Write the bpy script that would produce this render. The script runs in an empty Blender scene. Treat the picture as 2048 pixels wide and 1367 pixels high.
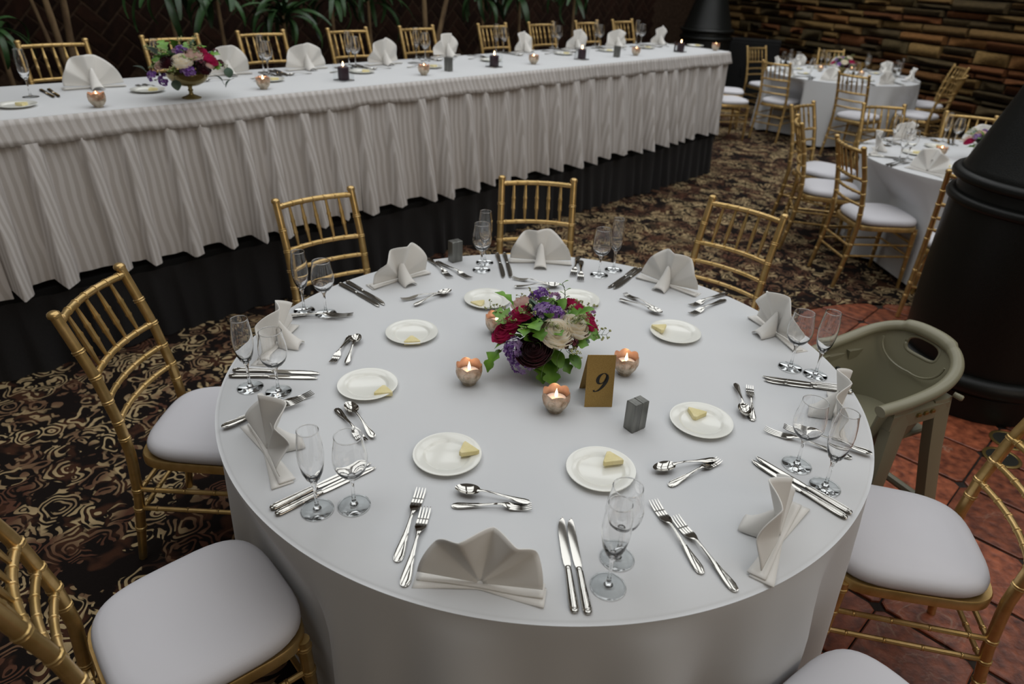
import bpy, math, random
import numpy as np
from mathutils import Vector, Matrix, noise
R = random.Random(7)
PI = math.pi
SC = bpy.context.scene
COL = SC.collection
# ------------------------------------------------------------------ camera, world, lights, exposure
W, H, F = 2048, 1367, 1365.0
PITCH, ROLL = .5063, .0456
CAM = np.array([-.0947, -1.7614, 1.8173])
_up = np.array([0, math.sin(PITCH), math.cos(PITCH)]); _fw = np.array([0, math.cos(PITCH), -math.sin(PITCH)])
_c, _s = math.cos(ROLL), math.sin(ROLL)
RT = _c*np.array([1., 0, 0]) + _s*_up
UP = -_s*np.array([1., 0, 0]) + _c*_up
cd = bpy.data.cameras.new('camera'); cam = bpy.data.objects.new('camera', cd); COL.objects.link(cam)
m = Matrix.Identity(4)
for i in range(3):
    m[i][0], m[i][1], m[i][2], m[i][3] = RT[i], UP[i], -_fw[i], CAM[i]
cam.matrix_world = m
cd.sensor_width = 36; cd.lens = F/W*36; cd.clip_start = .05; cd.clip_end = 100
cd.dof.use_dof = True; cd.dof.focus_distance = 1.75; cd.dof.aperture_fstop = 3.0
SC.camera = cam
SC.view_settings.view_transform = 'Standard'; SC.view_settings.look = 'None'
SC.view_settings.gamma = 1; SC.view_settings.exposure = 0; SC.view_settings.use_curve_mapping = False
wd = bpy.data.worlds.new('world'); SC.world = wd; wd.use_nodes = True
wd.node_tree.nodes['Background'].inputs[0].default_value = (1, .90, .79, 1)
wd.node_tree.nodes['Background'].inputs[1].default_value = .085
def area(name, loc, size, power, col, target=None, spread=180):
    l = bpy.data.lights.new(name, 'AREA'); l.shape = 'RECTANGLE'; l.size, l.size_y = size; l.energy = power; l.color = col
    l.spread = math.radians(spread)
    o = bpy.data.objects.new(name, l); o.location = loc; COL.objects.link(o)
    if target is not None:
        o.rotation_euler = (Vector(target)-Vector(loc)).to_track_quat('-Z', 'Y').to_euler()
    return o
for _i in range(3):
    for _j in range(3):
        area('skylight', (-1.9 + 3.1*_i, -.6 + 3.1*_j, 5.2), (2.6, 2.6), 40, (.96, .985, 1))
area('skylight', (3.0, 8.4, 4.6), (2.2, 2.2), 40, (.96, .985, 1), None, 120)
area('warm_fill', (4.2, -5, 3.6), (4.5, 2.6), 62, (1, .86, .70), (.2, 1.8, .7))  # added warm fill to brighten skirts and drapes, no known lamp there

def at(x, y, z=0.):
    d = _fw + (x-W/2)/F*RT - (y-H/2)/F*UP
    return Vector(CAM + d*((z-CAM[2])/d[2]))
def atp(x, y, n, U):
    d = _fw + (x-W/2)/F*RT - (y-H/2)/F*UP; n = np.array(n)
    return Vector(CAM + d*((U - CAM@n)/(d@n)))
# ------------------------------------------------------------------ materials
def mat(name, col, rough=.5, metal=0., **k):
    m = bpy.data.materials.new(name); m.use_nodes = True
    b = m.node_tree.nodes['Principled BSDF']
    b.inputs['Base Color'].default_value = (*col, 1); b.inputs['Roughness'].default_value = rough; b.inputs['Metallic'].default_value = metal
    for a, v in k.items():
        b.inputs[a.replace('_', ' ')].default_value = v
    return m
def nd(m, t, **k):
    n = m.node_tree.nodes.new(t)
    for a, v in k.items(): setattr(n, a, v)
    return n
def lk(m, a, b): m.node_tree.links.new(a, b)
def bsdf(m): return m.node_tree.nodes['Principled BSDF']
def coords(m, kind='Object', scale=(1, 1, 1), rot=(0, 0, 0)):
    t = nd(m, 'ShaderNodeTexCoord'); mp = nd(m, 'ShaderNodeMapping')
    mp.inputs['Scale'].default_value = scale; mp.inputs['Rotation'].default_value = rot
    lk(m, t.outputs[kind], mp.inputs[0]); return mp.outputs[0]
def noisy(m, c0, c1, scale=8, detail=4, kind='Object', stretch=(1, 1, 1), bump=0., lo=.35, hi=.65, rand=0.):
    v = coords(m, kind, stretch); n = nd(m, 'ShaderNodeTexNoise'); n.inputs['Scale'].default_value = scale; n.inputs['Detail'].default_value = detail
    lk(m, v, n.inputs['Vector']); r = nd(m, 'ShaderNodeValToRGB')
    r.color_ramp.elements[0].position = lo; r.color_ramp.elements[1].position = hi
    r.color_ramp.elements[0].color = (*c0, 1); r.color_ramp.elements[1].color = (*c1, 1)
    lk(m, n.outputs['Fac'], r.inputs[0]); out = r.outputs[0]
    if rand:
        oi = nd(m, 'ShaderNodeObjectInfo'); hs = nd(m, 'ShaderNodeHueSaturation'); mr = nd(m, 'ShaderNodeMapRange')
        mr.inputs['To Min'].default_value = 1-rand; mr.inputs['To Max'].default_value = 1+rand
        lk(m, oi.outputs['Random'], mr.inputs['Value']); lk(m, mr.outputs[0], hs.inputs['Value']); lk(m, out, hs.inputs['Color']); out = hs.outputs[0]
    lk(m, out, bsdf(m).inputs['Base Color'])
    if bump:
        b = nd(m, 'ShaderNodeBump'); b.inputs['Strength'].default_value = bump; b.inputs['Distance'].default_value = .01
        lk(m, n.outputs['Fac'], b.inputs['Height']); lk(m, b.outputs[0], bsdf(m).inputs['Normal'])
    return m
def weave(m, scale=900, strength=.15):
    v = coords(m); n = nd(m, 'ShaderNodeTexNoise'); n.inputs['Scale'].default_value = scale; lk(m, v, n.inputs['Vector'])
    b = nd(m, 'ShaderNodeBump'); b.inputs['Strength'].default_value = strength; b.inputs['Distance'].default_value = .001
    lk(m, n.outputs['Fac'], b.inputs['Height']); lk(m, b.outputs[0], bsdf(m).inputs['Normal']); return m

M = {}
M['cloth'] = weave(mat('white_linen', (.66, .67, .68), .85, Sheen_Weight=.1))
M['napkin'] = weave(mat('napkin_linen', (.78, .76, .72), .85, Sheen_Weight=.1))
M['cushion'] = weave(mat('white_cushion', (.66, .65, .68), .9), 1200, .2)
M['gold'] = noisy(mat('gold_paint', (.5, .33, .12), .38, .8), (.52, .35, .13), (.64, .44, .19), 30, 3)
bsdf(M['gold']).inputs['Roughness'].default_value = .33
M['silver'] = mat('polished_steel', (.52, .505, .47), .07, 1)
M['steel'] = noisy(mat('brushed_steel', (.35, .35, .33), .38, .9), (.15, .15, .14), (.24, .24, .22), 60, 2, stretch=(1, 1, .1))
M['china'] = mat('white_china', (.84, .84, .78), .18, 0, Coat_Weight=.3)
M['butter'] = noisy(mat('butter', (.80, .70, .36), .45), (.74, .64, .30), (.82, .72, .40), 40, 2)
def glass(name, tint=(1, 1, 1)):
    m = mat(name, tint, 0, 0); b = bsdf(m); b.inputs['Transmission Weight'].default_value = 1; b.inputs['IOR'].default_value = 1.5; return m
M['glass'] = glass('clear_glass')
SC.cycles.caustics_refractive = True; SC.cycles.caustics_reflective = False
def thin(name, tint=(.96, .97, .97)):
    m = bpy.data.materials.new(name); m.use_nodes = True; nt = m.node_tree; nt.nodes.clear()
    o = nt.nodes.new('ShaderNodeOutputMaterial'); mx = nt.nodes.new('ShaderNodeMixShader'); t = nt.nodes.new('ShaderNodeBsdfTransparent'); g = nt.nodes.new('ShaderNodeBsdfGlossy')
    lw = nt.nodes.new('ShaderNodeFresnel'); lw.inputs['IOR'].default_value = 1.2
    t.inputs[0].default_value = (*tint, 1); g.inputs['Roughness'].default_value = .01
    nt.links.new(lw.outputs[0], mx.inputs[0]); nt.links.new(t.outputs[0], mx.inputs[1]); nt.links.new(g.outputs[0], mx.inputs[2]); nt.links.new(mx.outputs[0], o.inputs[0]); return m
M['thin'] = thin('thin_glass')
M['cup_out'] = noisy(mat('mercury_glass', (.55, .48, .36), .3, .7), (.40, .34, .24), (.80, .73, .60), 55, 5, bump=.5)
M['cup_in'] = noisy(mat('copper_glass', (.8, .42, .30), .35, .5), (.72, .47, .37), (.90, .68, .58), 40, 5)
def see_glow(m, f):
    nt = m.node_tree; b = bsdf(m); t = nt.nodes.new('ShaderNodeBsdfTranslucent'); mx = nt.nodes.new('ShaderNodeMixShader'); mx.inputs[0].default_value = f; t.inputs[0].default_value = (1, .62, .36, 1)
    lk(m, b.outputs[0], mx.inputs[1]); lk(m, t.outputs[0], mx.inputs[2]); lk(m, mx.outputs[0], nt.nodes['Material Output'].inputs[0])
see_glow(M['cup_out'], .2); see_glow(M['cup_in'], .35)
M['wax'] = mat('white_wax', (.85, .72, .62), .5, 0, Subsurface_Weight=.3, Subsurface_Radius=(.02, .01, .006))
M['darkwax'] = mat('dark_wax', (.035, .012, .02), .45)
M['wick'] = mat('wick', (.02, .015, .01), .9)
def emit(name, col, s):
    m = mat(name, (0, 0, 0), 1); b = bsdf(m); b.inputs['Emission Color'].default_value = (*col, 1); b.inputs['Emission Strength'].default_value = s; return m
M['flame'] = emit('flame', (1, .62, .30), 14)
M['card'] = noisy(mat('gold_card', (.45, .28, .08), .42, .6), (.34, .21, .06), (.43, .275, .085), 500, 2)
M['ink'] = mat('black_ink', (.01, .009, .008), .7)
M['black'] = noisy(mat('black_stove_enamel', (.012, .013, .012), .36, Specular_IOR_Level=.28), (.0045, .005, .0045), (.008, .0085, .0075), 300, 3, bump=.15)
M['hc'] = mat('olive_grey_plastic', (.24, .225, .15), .36)
M['hcd'] = mat('dark_slot', (.02, .02, .015), .6)
M['brass'] = mat('aged_brass', (.30, .21, .07), .35, .8)
M['darkglass'] = mat('dark_lid', (.03, .03, .025), .2)
M['blackcloth'] = noisy(mat('black_pleats', (.012, .011, .012), .8, Sheen_Weight=.05), (.006, .005, .006), (.011, .010, .010), 200, 2)
M['vase'] = mat('smoked_gold_glass', (.30, .24, .10), .12, .6)
M['wood'] = noisy(mat('plywood', (.2, .13, .07), .6), (.16, .1, .05), (.24, .16, .09), 6, 3, stretch=(1, 8, 8))
M['deck'] = mat('stage_deck', (.008, .008, .008), .8, Specular_IOR_Level=.2)
M['trunk'] = noisy(mat('bark', (.16, .10, .05), .9), (.10, .06, .03), (.24, .16, .08), 12, 4, stretch=(1, 1, .4), bump=.4)
M['leaf'] = noisy(mat('glossy_leaf', (.03, .09, .02), .38), (.010, .036, .009), (.036, .088, .027), 5, 2, rand=.5)
M['soil'] = noisy(mat('soil', (.02, .014, .01), .95), (.012, .009, .006), (.03, .02, .014), 30, 4)
M['green'] = noisy(mat('fresh_leaf', (.10, .26, .03), .45), (.07, .19, .015), (.20, .42, .04), 20, 2)
M['grey_green'] = noisy(mat('eucalyptus_leaf', (.10, .17, .12), .6), (.07, .13, .09), (.15, .22, .16), 20, 2)
M['seed'] = mat('seed_head', (.36, .38, .17), .6)
M['stem'] = mat('stem_green', (.09, .16, .04), .6)
def petal(name, c0, c1, s=30, tr=.45):
    m = noisy(mat(name, c0, .6, Sheen_Weight=.15), c0, c1, s, 2); nt = m.node_tree; b = bsdf(m)
    t = nt.nodes.new('ShaderNodeBsdfTranslucent'); mx = nt.nodes.new('ShaderNodeMixShader'); mx.inputs[0].default_value = tr
    lk(m, b.inputs['Base Color'].links[0].from_socket, t.inputs[0]); lk(m, b.outputs[0], mx.inputs[1]); lk(m, t.outputs[0], mx.inputs[2]); lk(m, mx.outputs[0], nt.nodes['Material Output'].inputs[0]); return m
M['cream'] = petal('cream_petal', (.97, .94, .85), (.99, .97, .92))
M['cream_shade'] = petal('cream_petal_crease', (.92, .83, .66), (.95, .89, .75))  # tan-blush tint of alternate petal rings, painting in darker creases between them
M['blush'] = petal('blush_petal', (.84, .62, .56), (.90, .78, .70))
M['magenta'] = petal('magenta_petal', (.46, .008, .085), (.66, .025, .17))
M['burg'] = petal('burgundy_petal', (.035, .004, .010), (.08, .010, .02))
M['mauve'] = petal('dusty_red_petal', (.16, .03, .05), (.28, .07, .09))
M['lilac'] = petal('lilac_petal', (.40, .24, .56), (.58, .42, .70))
M['violet'] = petal('violet_petal', (.20, .06, .38), (.34, .14, .54))
M['pinkish'] = petal('pink_petal', (.50, .24, .36), (.66, .42, .50))
M['mortar'] = noisy(mat('mortar', (.02, .014, .010), .95), (.012, .008, .006), (.03, .02, .014), 20, 4)
M['mortar_b'] = noisy(mat('brick_mortar', (.05, .03, .018), .95, Specular_IOR_Level=.1), (.03, .018, .011), (.055, .034, .022), 20, 4)
M['brick'] = noisy(mat('dark_brick', (.05, .02, .012), .9, Specular_IOR_Level=.15), (.010, .0045, .0025), (.022, .009, .005), 14, 4, bump=.3, rand=.35)
STONE = []
for i, (a, b) in enumerate([((.10, .068, .03), (.19, .13, .06)), ((.12, .062, .024), (.22, .12, .05)), ((.055, .046, .025), (.12, .10, .055)),
                            ((.10, .045, .022), (.18, .08, .035)), ((.05, .042, .026), (.11, .088, .05)), ((.13, .092, .04), (.24, .17, .075))]):
    a, b = [(.92*q[0], .80*q[1], .66*q[2]) for q in (a, b)]
    STONE.append(noisy(mat('ledge_stone', a, .95, Specular_IOR_Level=.2), a, b, 9, 5, bump=.6, rand=.3, stretch=(1, 1, 2)))
M['tile'] = noisy(mat('terracotta_slate', (.2, .06, .03), .42), (.085, .022, .012), (.38, .11, .05), 24, 13, kind='Generated', bump=.45, rand=.3, lo=.3, hi=.72)
# tile: pale veins, location varies per tile
def tile_veins(m):
    t = nd(m, 'ShaderNodeNewGeometry'); n = nd(m, 'ShaderNodeTexNoise'); n.inputs['Scale'].default_value = 4; n.inputs['Detail'].default_value = 6; n.inputs['Distortion'].default_value = 1.2
    lk(m, t.outputs['Position'], n.inputs['Vector'])
    r = nd(m, 'ShaderNodeValToRGB'); e = r.color_ramp.elements; e[0].position = .485; e[0].color = (0, 0, 0, 1); e[1].position = .5; e[1].color = (.5, .5, .5, 1)
    x = r.color_ramp.elements.new(.512); x.color = (0, 0, 0, 1); lk(m, n.outputs['Fac'], r.inputs[0])
    n2 = nd(m, 'ShaderNodeTexNoise'); n2.inputs['Scale'].default_value = 2.3; lk(m, t.outputs['Position'], n2.inputs['Vector'])
    g = nd(m, 'ShaderNodeMapRange'); g.inputs['From Min'].default_value = .5; g.inputs['From Max'].default_value = .62; lk(m, n2.outputs['Fac'], g.inputs['Value'])
    mu = nd(m, 'ShaderNodeMath', operation='MULTIPLY'); lk(m, r.outputs[0], mu.inputs[0]); lk(m, g.outputs[0], mu.inputs[1])
    b = bsdf(m); src = b.inputs['Base Color'].links[0].from_socket
    mx = nd(m, 'ShaderNodeMixRGB'); mx.inputs[2].default_value = (.42, .27, .19, 1); lk(m, mu.outputs[0], mx.inputs[0]); lk(m, src, mx.inputs[1]); lk(m, mx.outputs[0], b.inputs['Base Color'])
    # the mottled tone also follows world position so that no two tiles are alike
    for q in m.node_tree.nodes:
        if q.type == 'MAPPING': lk(m, t.outputs['Position'], q.inputs[0])
tile_veins(M['tile'])
# carpet: scrolls of tan, dusty brown and rust on black
def carpet():
    m = mat('scroll_carpet', (.02, .015, .01), 1, Specular_IOR_Level=.1); v = coords(m, 'Object', (1, 1, 1), (0, 0, .78))
    n = nd(m, 'ShaderNodeTexNoise'); n.inputs['Scale'].default_value = 7; n.inputs['Detail'].default_value = 2; lk(m, v, n.inputs['Vector'])
    sub = nd(m, 'ShaderNodeVectorMath', operation='SUBTRACT'); sub.inputs[1].default_value = (.5, .5, .5); lk(m, n.outputs['Color'], sub.inputs[0])
    sc = nd(m, 'ShaderNodeVectorMath', operation='SCALE'); sc.inputs['Scale'].default_value = .16; lk(m, sub.outputs[0], sc.inputs[0])
    ad = nd(m, 'ShaderNodeVectorMath', operation='ADD'); lk(m, v, ad.inputs[0]); lk(m, sc.outputs[0], ad.inputs[1])
    def vor(scale, feat='F1'):
        q = nd(m, 'ShaderNodeTexVoronoi', feature=feat); q.inputs['Scale'].default_value = scale; lk(m, ad.outputs[0], q.inputs['Vector']); return q.outputs['Distance']
    def math_(op, a, b):
        q = nd(m, 'ShaderNodeMath', operation=op)
        for i, x in enumerate((a, b)):
            if isinstance(x, (int, float)): q.inputs[i].default_value = x
            elif x is not None: lk(m, x, q.inputs[i])
        return q.outputs[0]
    def ramp(x, lo, hi):
        q = nd(m, 'ShaderNodeMapRange'); q.inputs['From Min'].default_value = lo; q.inputs['From Max'].default_value = hi; lk(m, x, q.inputs['Value']); return q.outputs[0]
    def nz(scale, d=2, w=None):
        q = nd(m, 'ShaderNodeTexNoise'); q.inputs['Scale'].default_value = scale; q.inputs['Detail'].default_value = d; lk(m, w or ad.outputs[0], q.inputs['Vector']); return q.outputs['Fac']
    sc.inputs['Scale'].default_value = .10; n.inputs['Scale'].default_value = 11; n.inputs['Detail'].default_value = 1
    vv = nd(m, 'ShaderNodeTexVoronoi'); vv.inputs['Scale'].default_value = 9; lk(m, ad.outputs[0], vv.inputs['Vector'])
    sep = nd(m, 'ShaderNodeSeparateColor'); lk(m, vv.outputs['Color'], sep.inputs[0])
    scroll = ramp(math_('SINE', math_('ADD', math_('MULTIPLY', vv.outputs['Distance'], 34), math_('MULTIPLY', nz(8, 1), 8)), None), .05, .3)
    scroll = math_('MULTIPLY', math_('MULTIPLY', scroll, ramp(nz(16, 1), .40, .44)), ramp(sep.outputs[0], .18, .2))
    v2 = nd(m, 'ShaderNodeTexVoronoi'); v2.inputs['Scale'].default_value = 26; lk(m, ad.outputs[0], v2.inputs['Vector'])
    s2 = nd(m, 'ShaderNodeSeparateColor'); lk(m, v2.outputs['Color'], s2.inputs[0])
    dots = math_('MULTIPLY', math_('MULTIPLY', ramp(v2.outputs['Distance'], .42, .36), ramp(s2.outputs[1], .45, .5)), ramp(nz(5, 1, v), .50, .54))
    fig = math_('MAXIMUM', scroll, dots)
    tone = nd(m, 'ShaderNodeValToRGB'); e = tone.color_ramp.elements; e[0].position = .36; e[0].color = (.10, .045, .028, 1); e[1].position = .60; e[1].color = (.44, .33, .18, 1)
    x = e.new(.45); x.color = (.19, .115, .066, 1); x = e.new(.52); x.color = (.33, .24, .13, 1); lk(m, math_('ADD', math_('MULTIPLY', nz(4.5, 2, v), .8), math_('MULTIPLY', sep.outputs[1], .2)), tone.inputs[0])
    mx = nd(m, 'ShaderNodeMixRGB'); lk(m, fig, mx.inputs[0]); lk(m, tone.outputs[0], mx.inputs[2])
    gr = nd(m, 'ShaderNodeMixRGB'); gr.inputs[1].default_value = (.011, .008, .007, 1); gr.inputs[2].default_value = (.055, .024, .014, 1); lk(m, ramp(nz(9, 2), .52, .62), gr.inputs[0]); lk(m, gr.outputs[0], mx.inputs[1])
    lk(m, mx.outputs[0], bsdf(m).inputs['Base Color'])
    f = nd(m, 'ShaderNodeTexNoise'); f.inputs['Scale'].default_value = 260; lk(m, v, f.inputs['Vector']); b = nd(m, 'ShaderNodeBump'); b.inputs['Strength'].default_value = .5; b.inputs['Distance'].default_value = .004
    lk(m, f.outputs['Fac'], b.inputs['Height']); lk(m, b.outputs[0], bsdf(m).inputs['Normal']); return m
M['carpet'] = carpet()
# skirt: satin stripes woven into the fabric (u runs along the table)
def skirt_mat():
    m = mat('striped_satin', (.6, .56, .53), .5, Sheen_Weight=.2); t = nd(m, 'ShaderNodeUVMap'); w = nd(m, 'ShaderNodeTexWave', wave_type='BANDS', bands_direction='X')
    w.inputs['Scale'].default_value = 8.2; w.inputs['Distortion'].default_value = 2.5; w.inputs['Detail Scale'].default_value = .6; w.inputs['Detail'].default_value = 1; lk(m, t.outputs[0], w.inputs['Vector'])
    r = nd(m, 'ShaderNodeValToRGB'); r.color_ramp.elements[0].color = (.50, .465, .435, 1); r.color_ramp.elements[1].color = (.64, .61, .59, 1)
    r.color_ramp.elements[0].position = .3; r.color_ramp.elements[1].position = .7
    lk(m, w.outputs['Fac'], r.inputs[0]); lk(m, r.outputs[0], bsdf(m).inputs['Base Color']); return m
M['skirt'] = skirt_mat()

# ------------------------------------------------------------------ mesh helper
class MB:
    def __init__(s): s.v = []; s.f = []; s.mi = []; s.uv = None
    def add(s, vs, fs, mi=0):
        o = len(s.v); s.v += [tuple(p) for p in vs]; s.f += [tuple(o+i for i in f) for f in fs]; s.mi += [mi]*len(fs); return s
    def lathe(s, prof, seg=24, mi=0, o=(0, 0, 0), mod=None, close=False):
        n = len(prof); vs = []; fs = []
        for j in range(seg):
            a = 2*PI*j/seg; c, q = math.cos(a), math.sin(a)
            for k, (r, z) in enumerate(prof):
                if mod: r, z = mod(r, z, a, k)
                vs.append((o[0]+r*c, o[1]+r*q, o[2]+z))
        for j in range(seg):
            j2 = (j+1) % seg
            for k in range(n if close else n-1):
                k2 = (k+1) % n
                fs.append((j*n+k, j2*n+k, j2*n+k2, j*n+k2))
        return s.add(vs, fs, mi)
    def loft(s, secs, mi=0, caps=True, ring=True):
        n = len(secs[0]); vs = [p for q in secs for p in q]; fs = []
        for i in range(len(secs)-1):
            for k in range(n if ring else n-1):
                k2 = (k+1) % n; fs.append((i*n+k, i*n+k2, (i+1)*n+k2, (i+1)*n+k))
        if caps and ring: fs.append(tuple(range(n))[::-1]); fs.append(tuple((len(secs)-1)*n+k for k in range(n)))
        return s.add(vs, fs, mi)
    def tube(s, pts, rad, seg=8, mi=0, caps=True, flat=1.):
        pts = [Vector(p) for p in pts]; n = len(pts)
        if not hasattr(rad, '__len__'): rad = [rad]*n
        secs = []; ref = None
        for i, p in enumerate(pts):
            t = (pts[min(i+1, n-1)]-pts[max(i-1, 0)]).normalized()
            if ref is None: ref = Vector((0, 0, 1)) if abs(t.z) < .9 else Vector((1, 0, 0))
            a = (ref - t*ref.dot(t)).normalized(); b = t.cross(a); ref = a
            secs.append([p + a*(math.cos(2*PI*k/seg)*rad[i]*flat) + b*(math.sin(2*PI*k/seg)*rad[i]) for k in range(seg)])
        return s.loft(secs, mi, caps)
    def box(s, c, d, mi=0, rot=None, bev=0.):
        x, y, z = d[0]/2, d[1]/2, d[2]/2; b = bev
        if b:
            secs = [[(sx*(x-i), sy*(y-i), zz) for sx, sy in ((-1, -1), (1, -1), (1, 1), (-1, 1))] for i, zz in ((b, -z), (0, -z+b), (0, z-b), (b, z))]
        else:
            secs = [[(sx*x, sy*y, zz) for sx, sy in ((-1, -1), (1, -1), (1, 1), (-1, 1))] for zz in (-z, z)]
        c = Vector(c); R3 = rot or Matrix.Identity(3)
        return s.loft([[c+R3@Vector(p) for p in q] for q in secs], mi)
    def grid(s, nu, nv, fn, mi=0, wrap=False, skip=None):
        vs = [fn(i/(nu-1 if not wrap else nu), j/(nv-1)) for i in range(nu) for j in range(nv)]; fs = []
        for i in range(nu if wrap else nu-1):
            for j in range(nv-1):
                if skip and skip(i, j): continue
                i2 = (i+1) % nu; fs.append((i*nv+j, i2*nv+j, i2*nv+j+1, i*nv+j+1))
        return s.add(vs, fs, mi)
    def mesh(s, name, mats, smooth=True, angle=40):
        me = bpy.data.meshes.new(name); me.from_pydata(s.v, [], s.f)
        for mm in (mats if isinstance(mats, (list, tuple)) else [mats]): me.materials.append(mm)
        me.polygons.foreach_set('material_index', s.mi)
        if smooth:
            me.shade_smooth()
            if angle: me.set_sharp_from_angle(angle=math.radians(angle))
        me.update(); return me
    def build(s, name, mats, parent=None, smooth=True, angle=40, loc=None, rz=None):
        return obj(name, s.mesh(name, mats, smooth, angle), parent, loc, rz)
def obj(name, data, parent=None, loc=None, rz=None):
    o = bpy.data.objects.new(name, data); COL.objects.link(o)
    if parent is not None: o.parent = parent
    if loc is not None: o.location = loc
    if rz is not None: o.rotation_euler = (0, 0, rz)
    return o
def tag(o, label=None, cat=None, group=None, kind=None):
    for k, v in (('label', label), ('category', cat), ('group', group), ('kind', kind)):
        if v: o[k] = v
    return o
def empty(name, loc=(0, 0, 0), rz=0, label=None, cat=None, group=None):
    o = obj(name, None, None, loc, rz); o.empty_display_size = .05; return tag(o, label, cat, group)
TREE = {}
def tree(src):
    if src.name not in TREE:
        ch = {}
        for q in bpy.data.objects:
            if q.parent: ch.setdefault(q.parent.name, []).append(q)
        TREE[src.name] = [(c, ch.get(c.name, [])) for c in ch.get(src.name, [])]
    return TREE[src.name]
def dup(src, loc, rz, label, group=None, rx=0, ry=0):
    r = src.copy(); COL.objects.link(r); r.location = loc; r.rotation_euler = (rx, ry, rz); r['label'] = label
    if group: r['group'] = group
    for c, gs in tree(src):
        d = c.copy(); COL.objects.link(d); d.parent = r
        for g in gs:
            e = g.copy(); COL.objects.link(e); e.parent = d
    return r
class Proto:
    """first call moves the built original, later calls copy it"""
    def __init__(s, make): s.make = make; s.o = None
    def __call__(s, loc, rz, label, group=None, rx=0, ry=0):
        if s.o is None:
            s.o = s.make(); o = s.o; o.location = loc; o.rotation_euler = (rx, ry, rz); o['label'] = label
            if group: o['group'] = group
            return o
        return dup(s.o, loc, rz, label, group, rx, ry)
def solid(o, t, off=0):
    q = o.modifiers.new('thickness', 'SOLIDIFY'); q.thickness = t; q.offset = off; return o

# ------------------------------------------------------------------ the setting
D45 = math.radians(45.5)                       # the stage, its table and the tile courses run along this direction
EU = Vector((math.cos(D45), math.sin(D45), 0)); EN = Vector((-math.sin(D45), math.cos(D45), 0))
def un(u, n, z=0.): return EU*u + EN*n + Vector((0, 0, z))
def inv(p): return p.dot(EU), p.dot(EN)
STOVE = Vector((2.25, 1.26, 0))
arc = [STOVE + .98*Vector((math.cos(a), math.sin(a), 0)) for a in [math.radians(150-6*k) for k in range(26)]]
out = [Vector((-7, -5, 0)), Vector((.15, -5, 0)), Vector((.42, -.8, 0)), Vector((.8, .9, 0))] + arc + [Vector((9, 1.26, 0)), Vector((9, 16, 0)), Vector((-7, 16, 0))]
mb = MB(); nv = len(out)
mb.add([(p.x, p.y, .004) for p in out], [tuple(range(nv))]); mb.add([(p.x, p.y, z) for p in out for z in (.004, -.01)], [(2*i, 2*i+1, 2*((i+1) % nv)+1, 2*((i+1) % nv)) for i in range(nv)])
floor = tag(mb.build('floor', M['carpet'], smooth=False), 'dark carpet with tan scrollwork covering the hall floor', None, None, 'structure')
g = MB(); g.box((2.6, -.6, -.02), (6.5, 7.4, .02)); grout = g.build('grout', M['mortar'], floor, False)
g.v = []
tl = []
for k in range(3):                              # three worn slate tiles, every copy shares one of them
    q = MB(); rr = random.Random(k); e = .145
    o8 = []
    for sx, sy in ((-1, -1), (1, -1), (1, 1), (-1, 1)):
        for t in ((.86, 1), (1, .86)) if sx*sy < 0 else ((1, .86), (.86, 1)):
            o8.append((sx*e*t[0]*(1+rr.uniform(-.012, .012)), sy*e*t[1]*(1+rr.uniform(-.012, .012))))
    q.loft([[(x, y, -.012) for x, y in o8], [(x, y, -.0025) for x, y in o8], [(x*.975, y*.975, 0) for x, y in o8]])
    tl.append(q.mesh('tile', M['tile'], False))
for i in range(-6, 16):
    for j in range(-22, 6):
        u = .69+.305*(i+.5); v = -.95+.297*(j+.5); p = un(u, v)
        if not (.45 < p.x < 3.3 and -1.6 < p.y < 2.35): continue
        if p.x < 1 and p.y > 1.2 or (p-STOVE).length > 1.25 and p.y > 1.3: continue
        o = obj('tile', tl[(i*7+j*3) % 3], floor, (p.x, p.y, R.uniform(-.0015, .0012)), D45 + R.choice((0, PI/2, PI, -PI/2)))
# brick wall behind the stage
WN = 6.1
wb = MB(); wb.box((0, 0, 1.5), (18, .2, 3.0), 0); wall_back = wb.build('wall_back', M['mortar_b'], None, False, loc=un(2.2, WN+.112), rz=D45)
wall_back['kind'] = 'structure'; wall_back['label'] = 'dark red brick wall laid in a herringbone behind the stage plants'
bm_ = MB(); bm_.box((0, 0, 0), (.232, .028, .107), bev=.004); brick = bm_.mesh('brick', M['brick'], False)
allb = []
a45 = PI/4
L_, B_ = .25, .125
for i in range(-60, 60):                        # herringbone at 45 degrees, bricks 2:1
    for j in range(-36, 36):
        for kind in (0, 1):
            x = i*B_ + j*L_; y = i*B_ - j*L_
            if kind == 0: cx_, cy_, rot = x + L_/2, y + B_/2, 0
            else: cx_, cy_, rot = x + B_/2, y + B_ + L_/2, PI/2
            X = cx_*math.cos(a45) - cy_*math.sin(a45); Z = cx_*math.sin(a45) + cy_*math.cos(a45)
            allb.append((X, Z+1.2, rot + a45))
allb = [(x, z, r) for x, z, r in allb if -4.6 < x < 6.8 and .75 < z < 1.75]
seen = {}
for x, z, r in allb: seen.setdefault((round(x, 2), round(z, 2)), (x, z, r))
allb = sorted(seen.values(), key=lambda b: abs(b[1]-1.28)*6 + (b[0]+4)*.5)
stuff = MB()
for k, (x, z, r) in enumerate(allb):
    y = -.093 + R.uniform(-.002, .003)
    if k < 298:
        o = obj('brick', brick, wall_back, (x, y, z)); o.rotation_euler = (0, -r, 0)
    else:
        stuff.box((x, y, z), (.232, .028, .107), rot=Matrix.Rotation(-r, 3, 'Y'))
so = stuff.build('brick_field', M['brick'], wall_back, False); so['kind'] = 'stuff'
# ledgestone wall on the other side
SA = math.radians(-65); SU = 8.5; SD = Vector((math.cos(SA), math.sin(SA), 0)); SN = Vector((-math.sin(SA), math.cos(SA), 0))
corner_t = 0.
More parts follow.
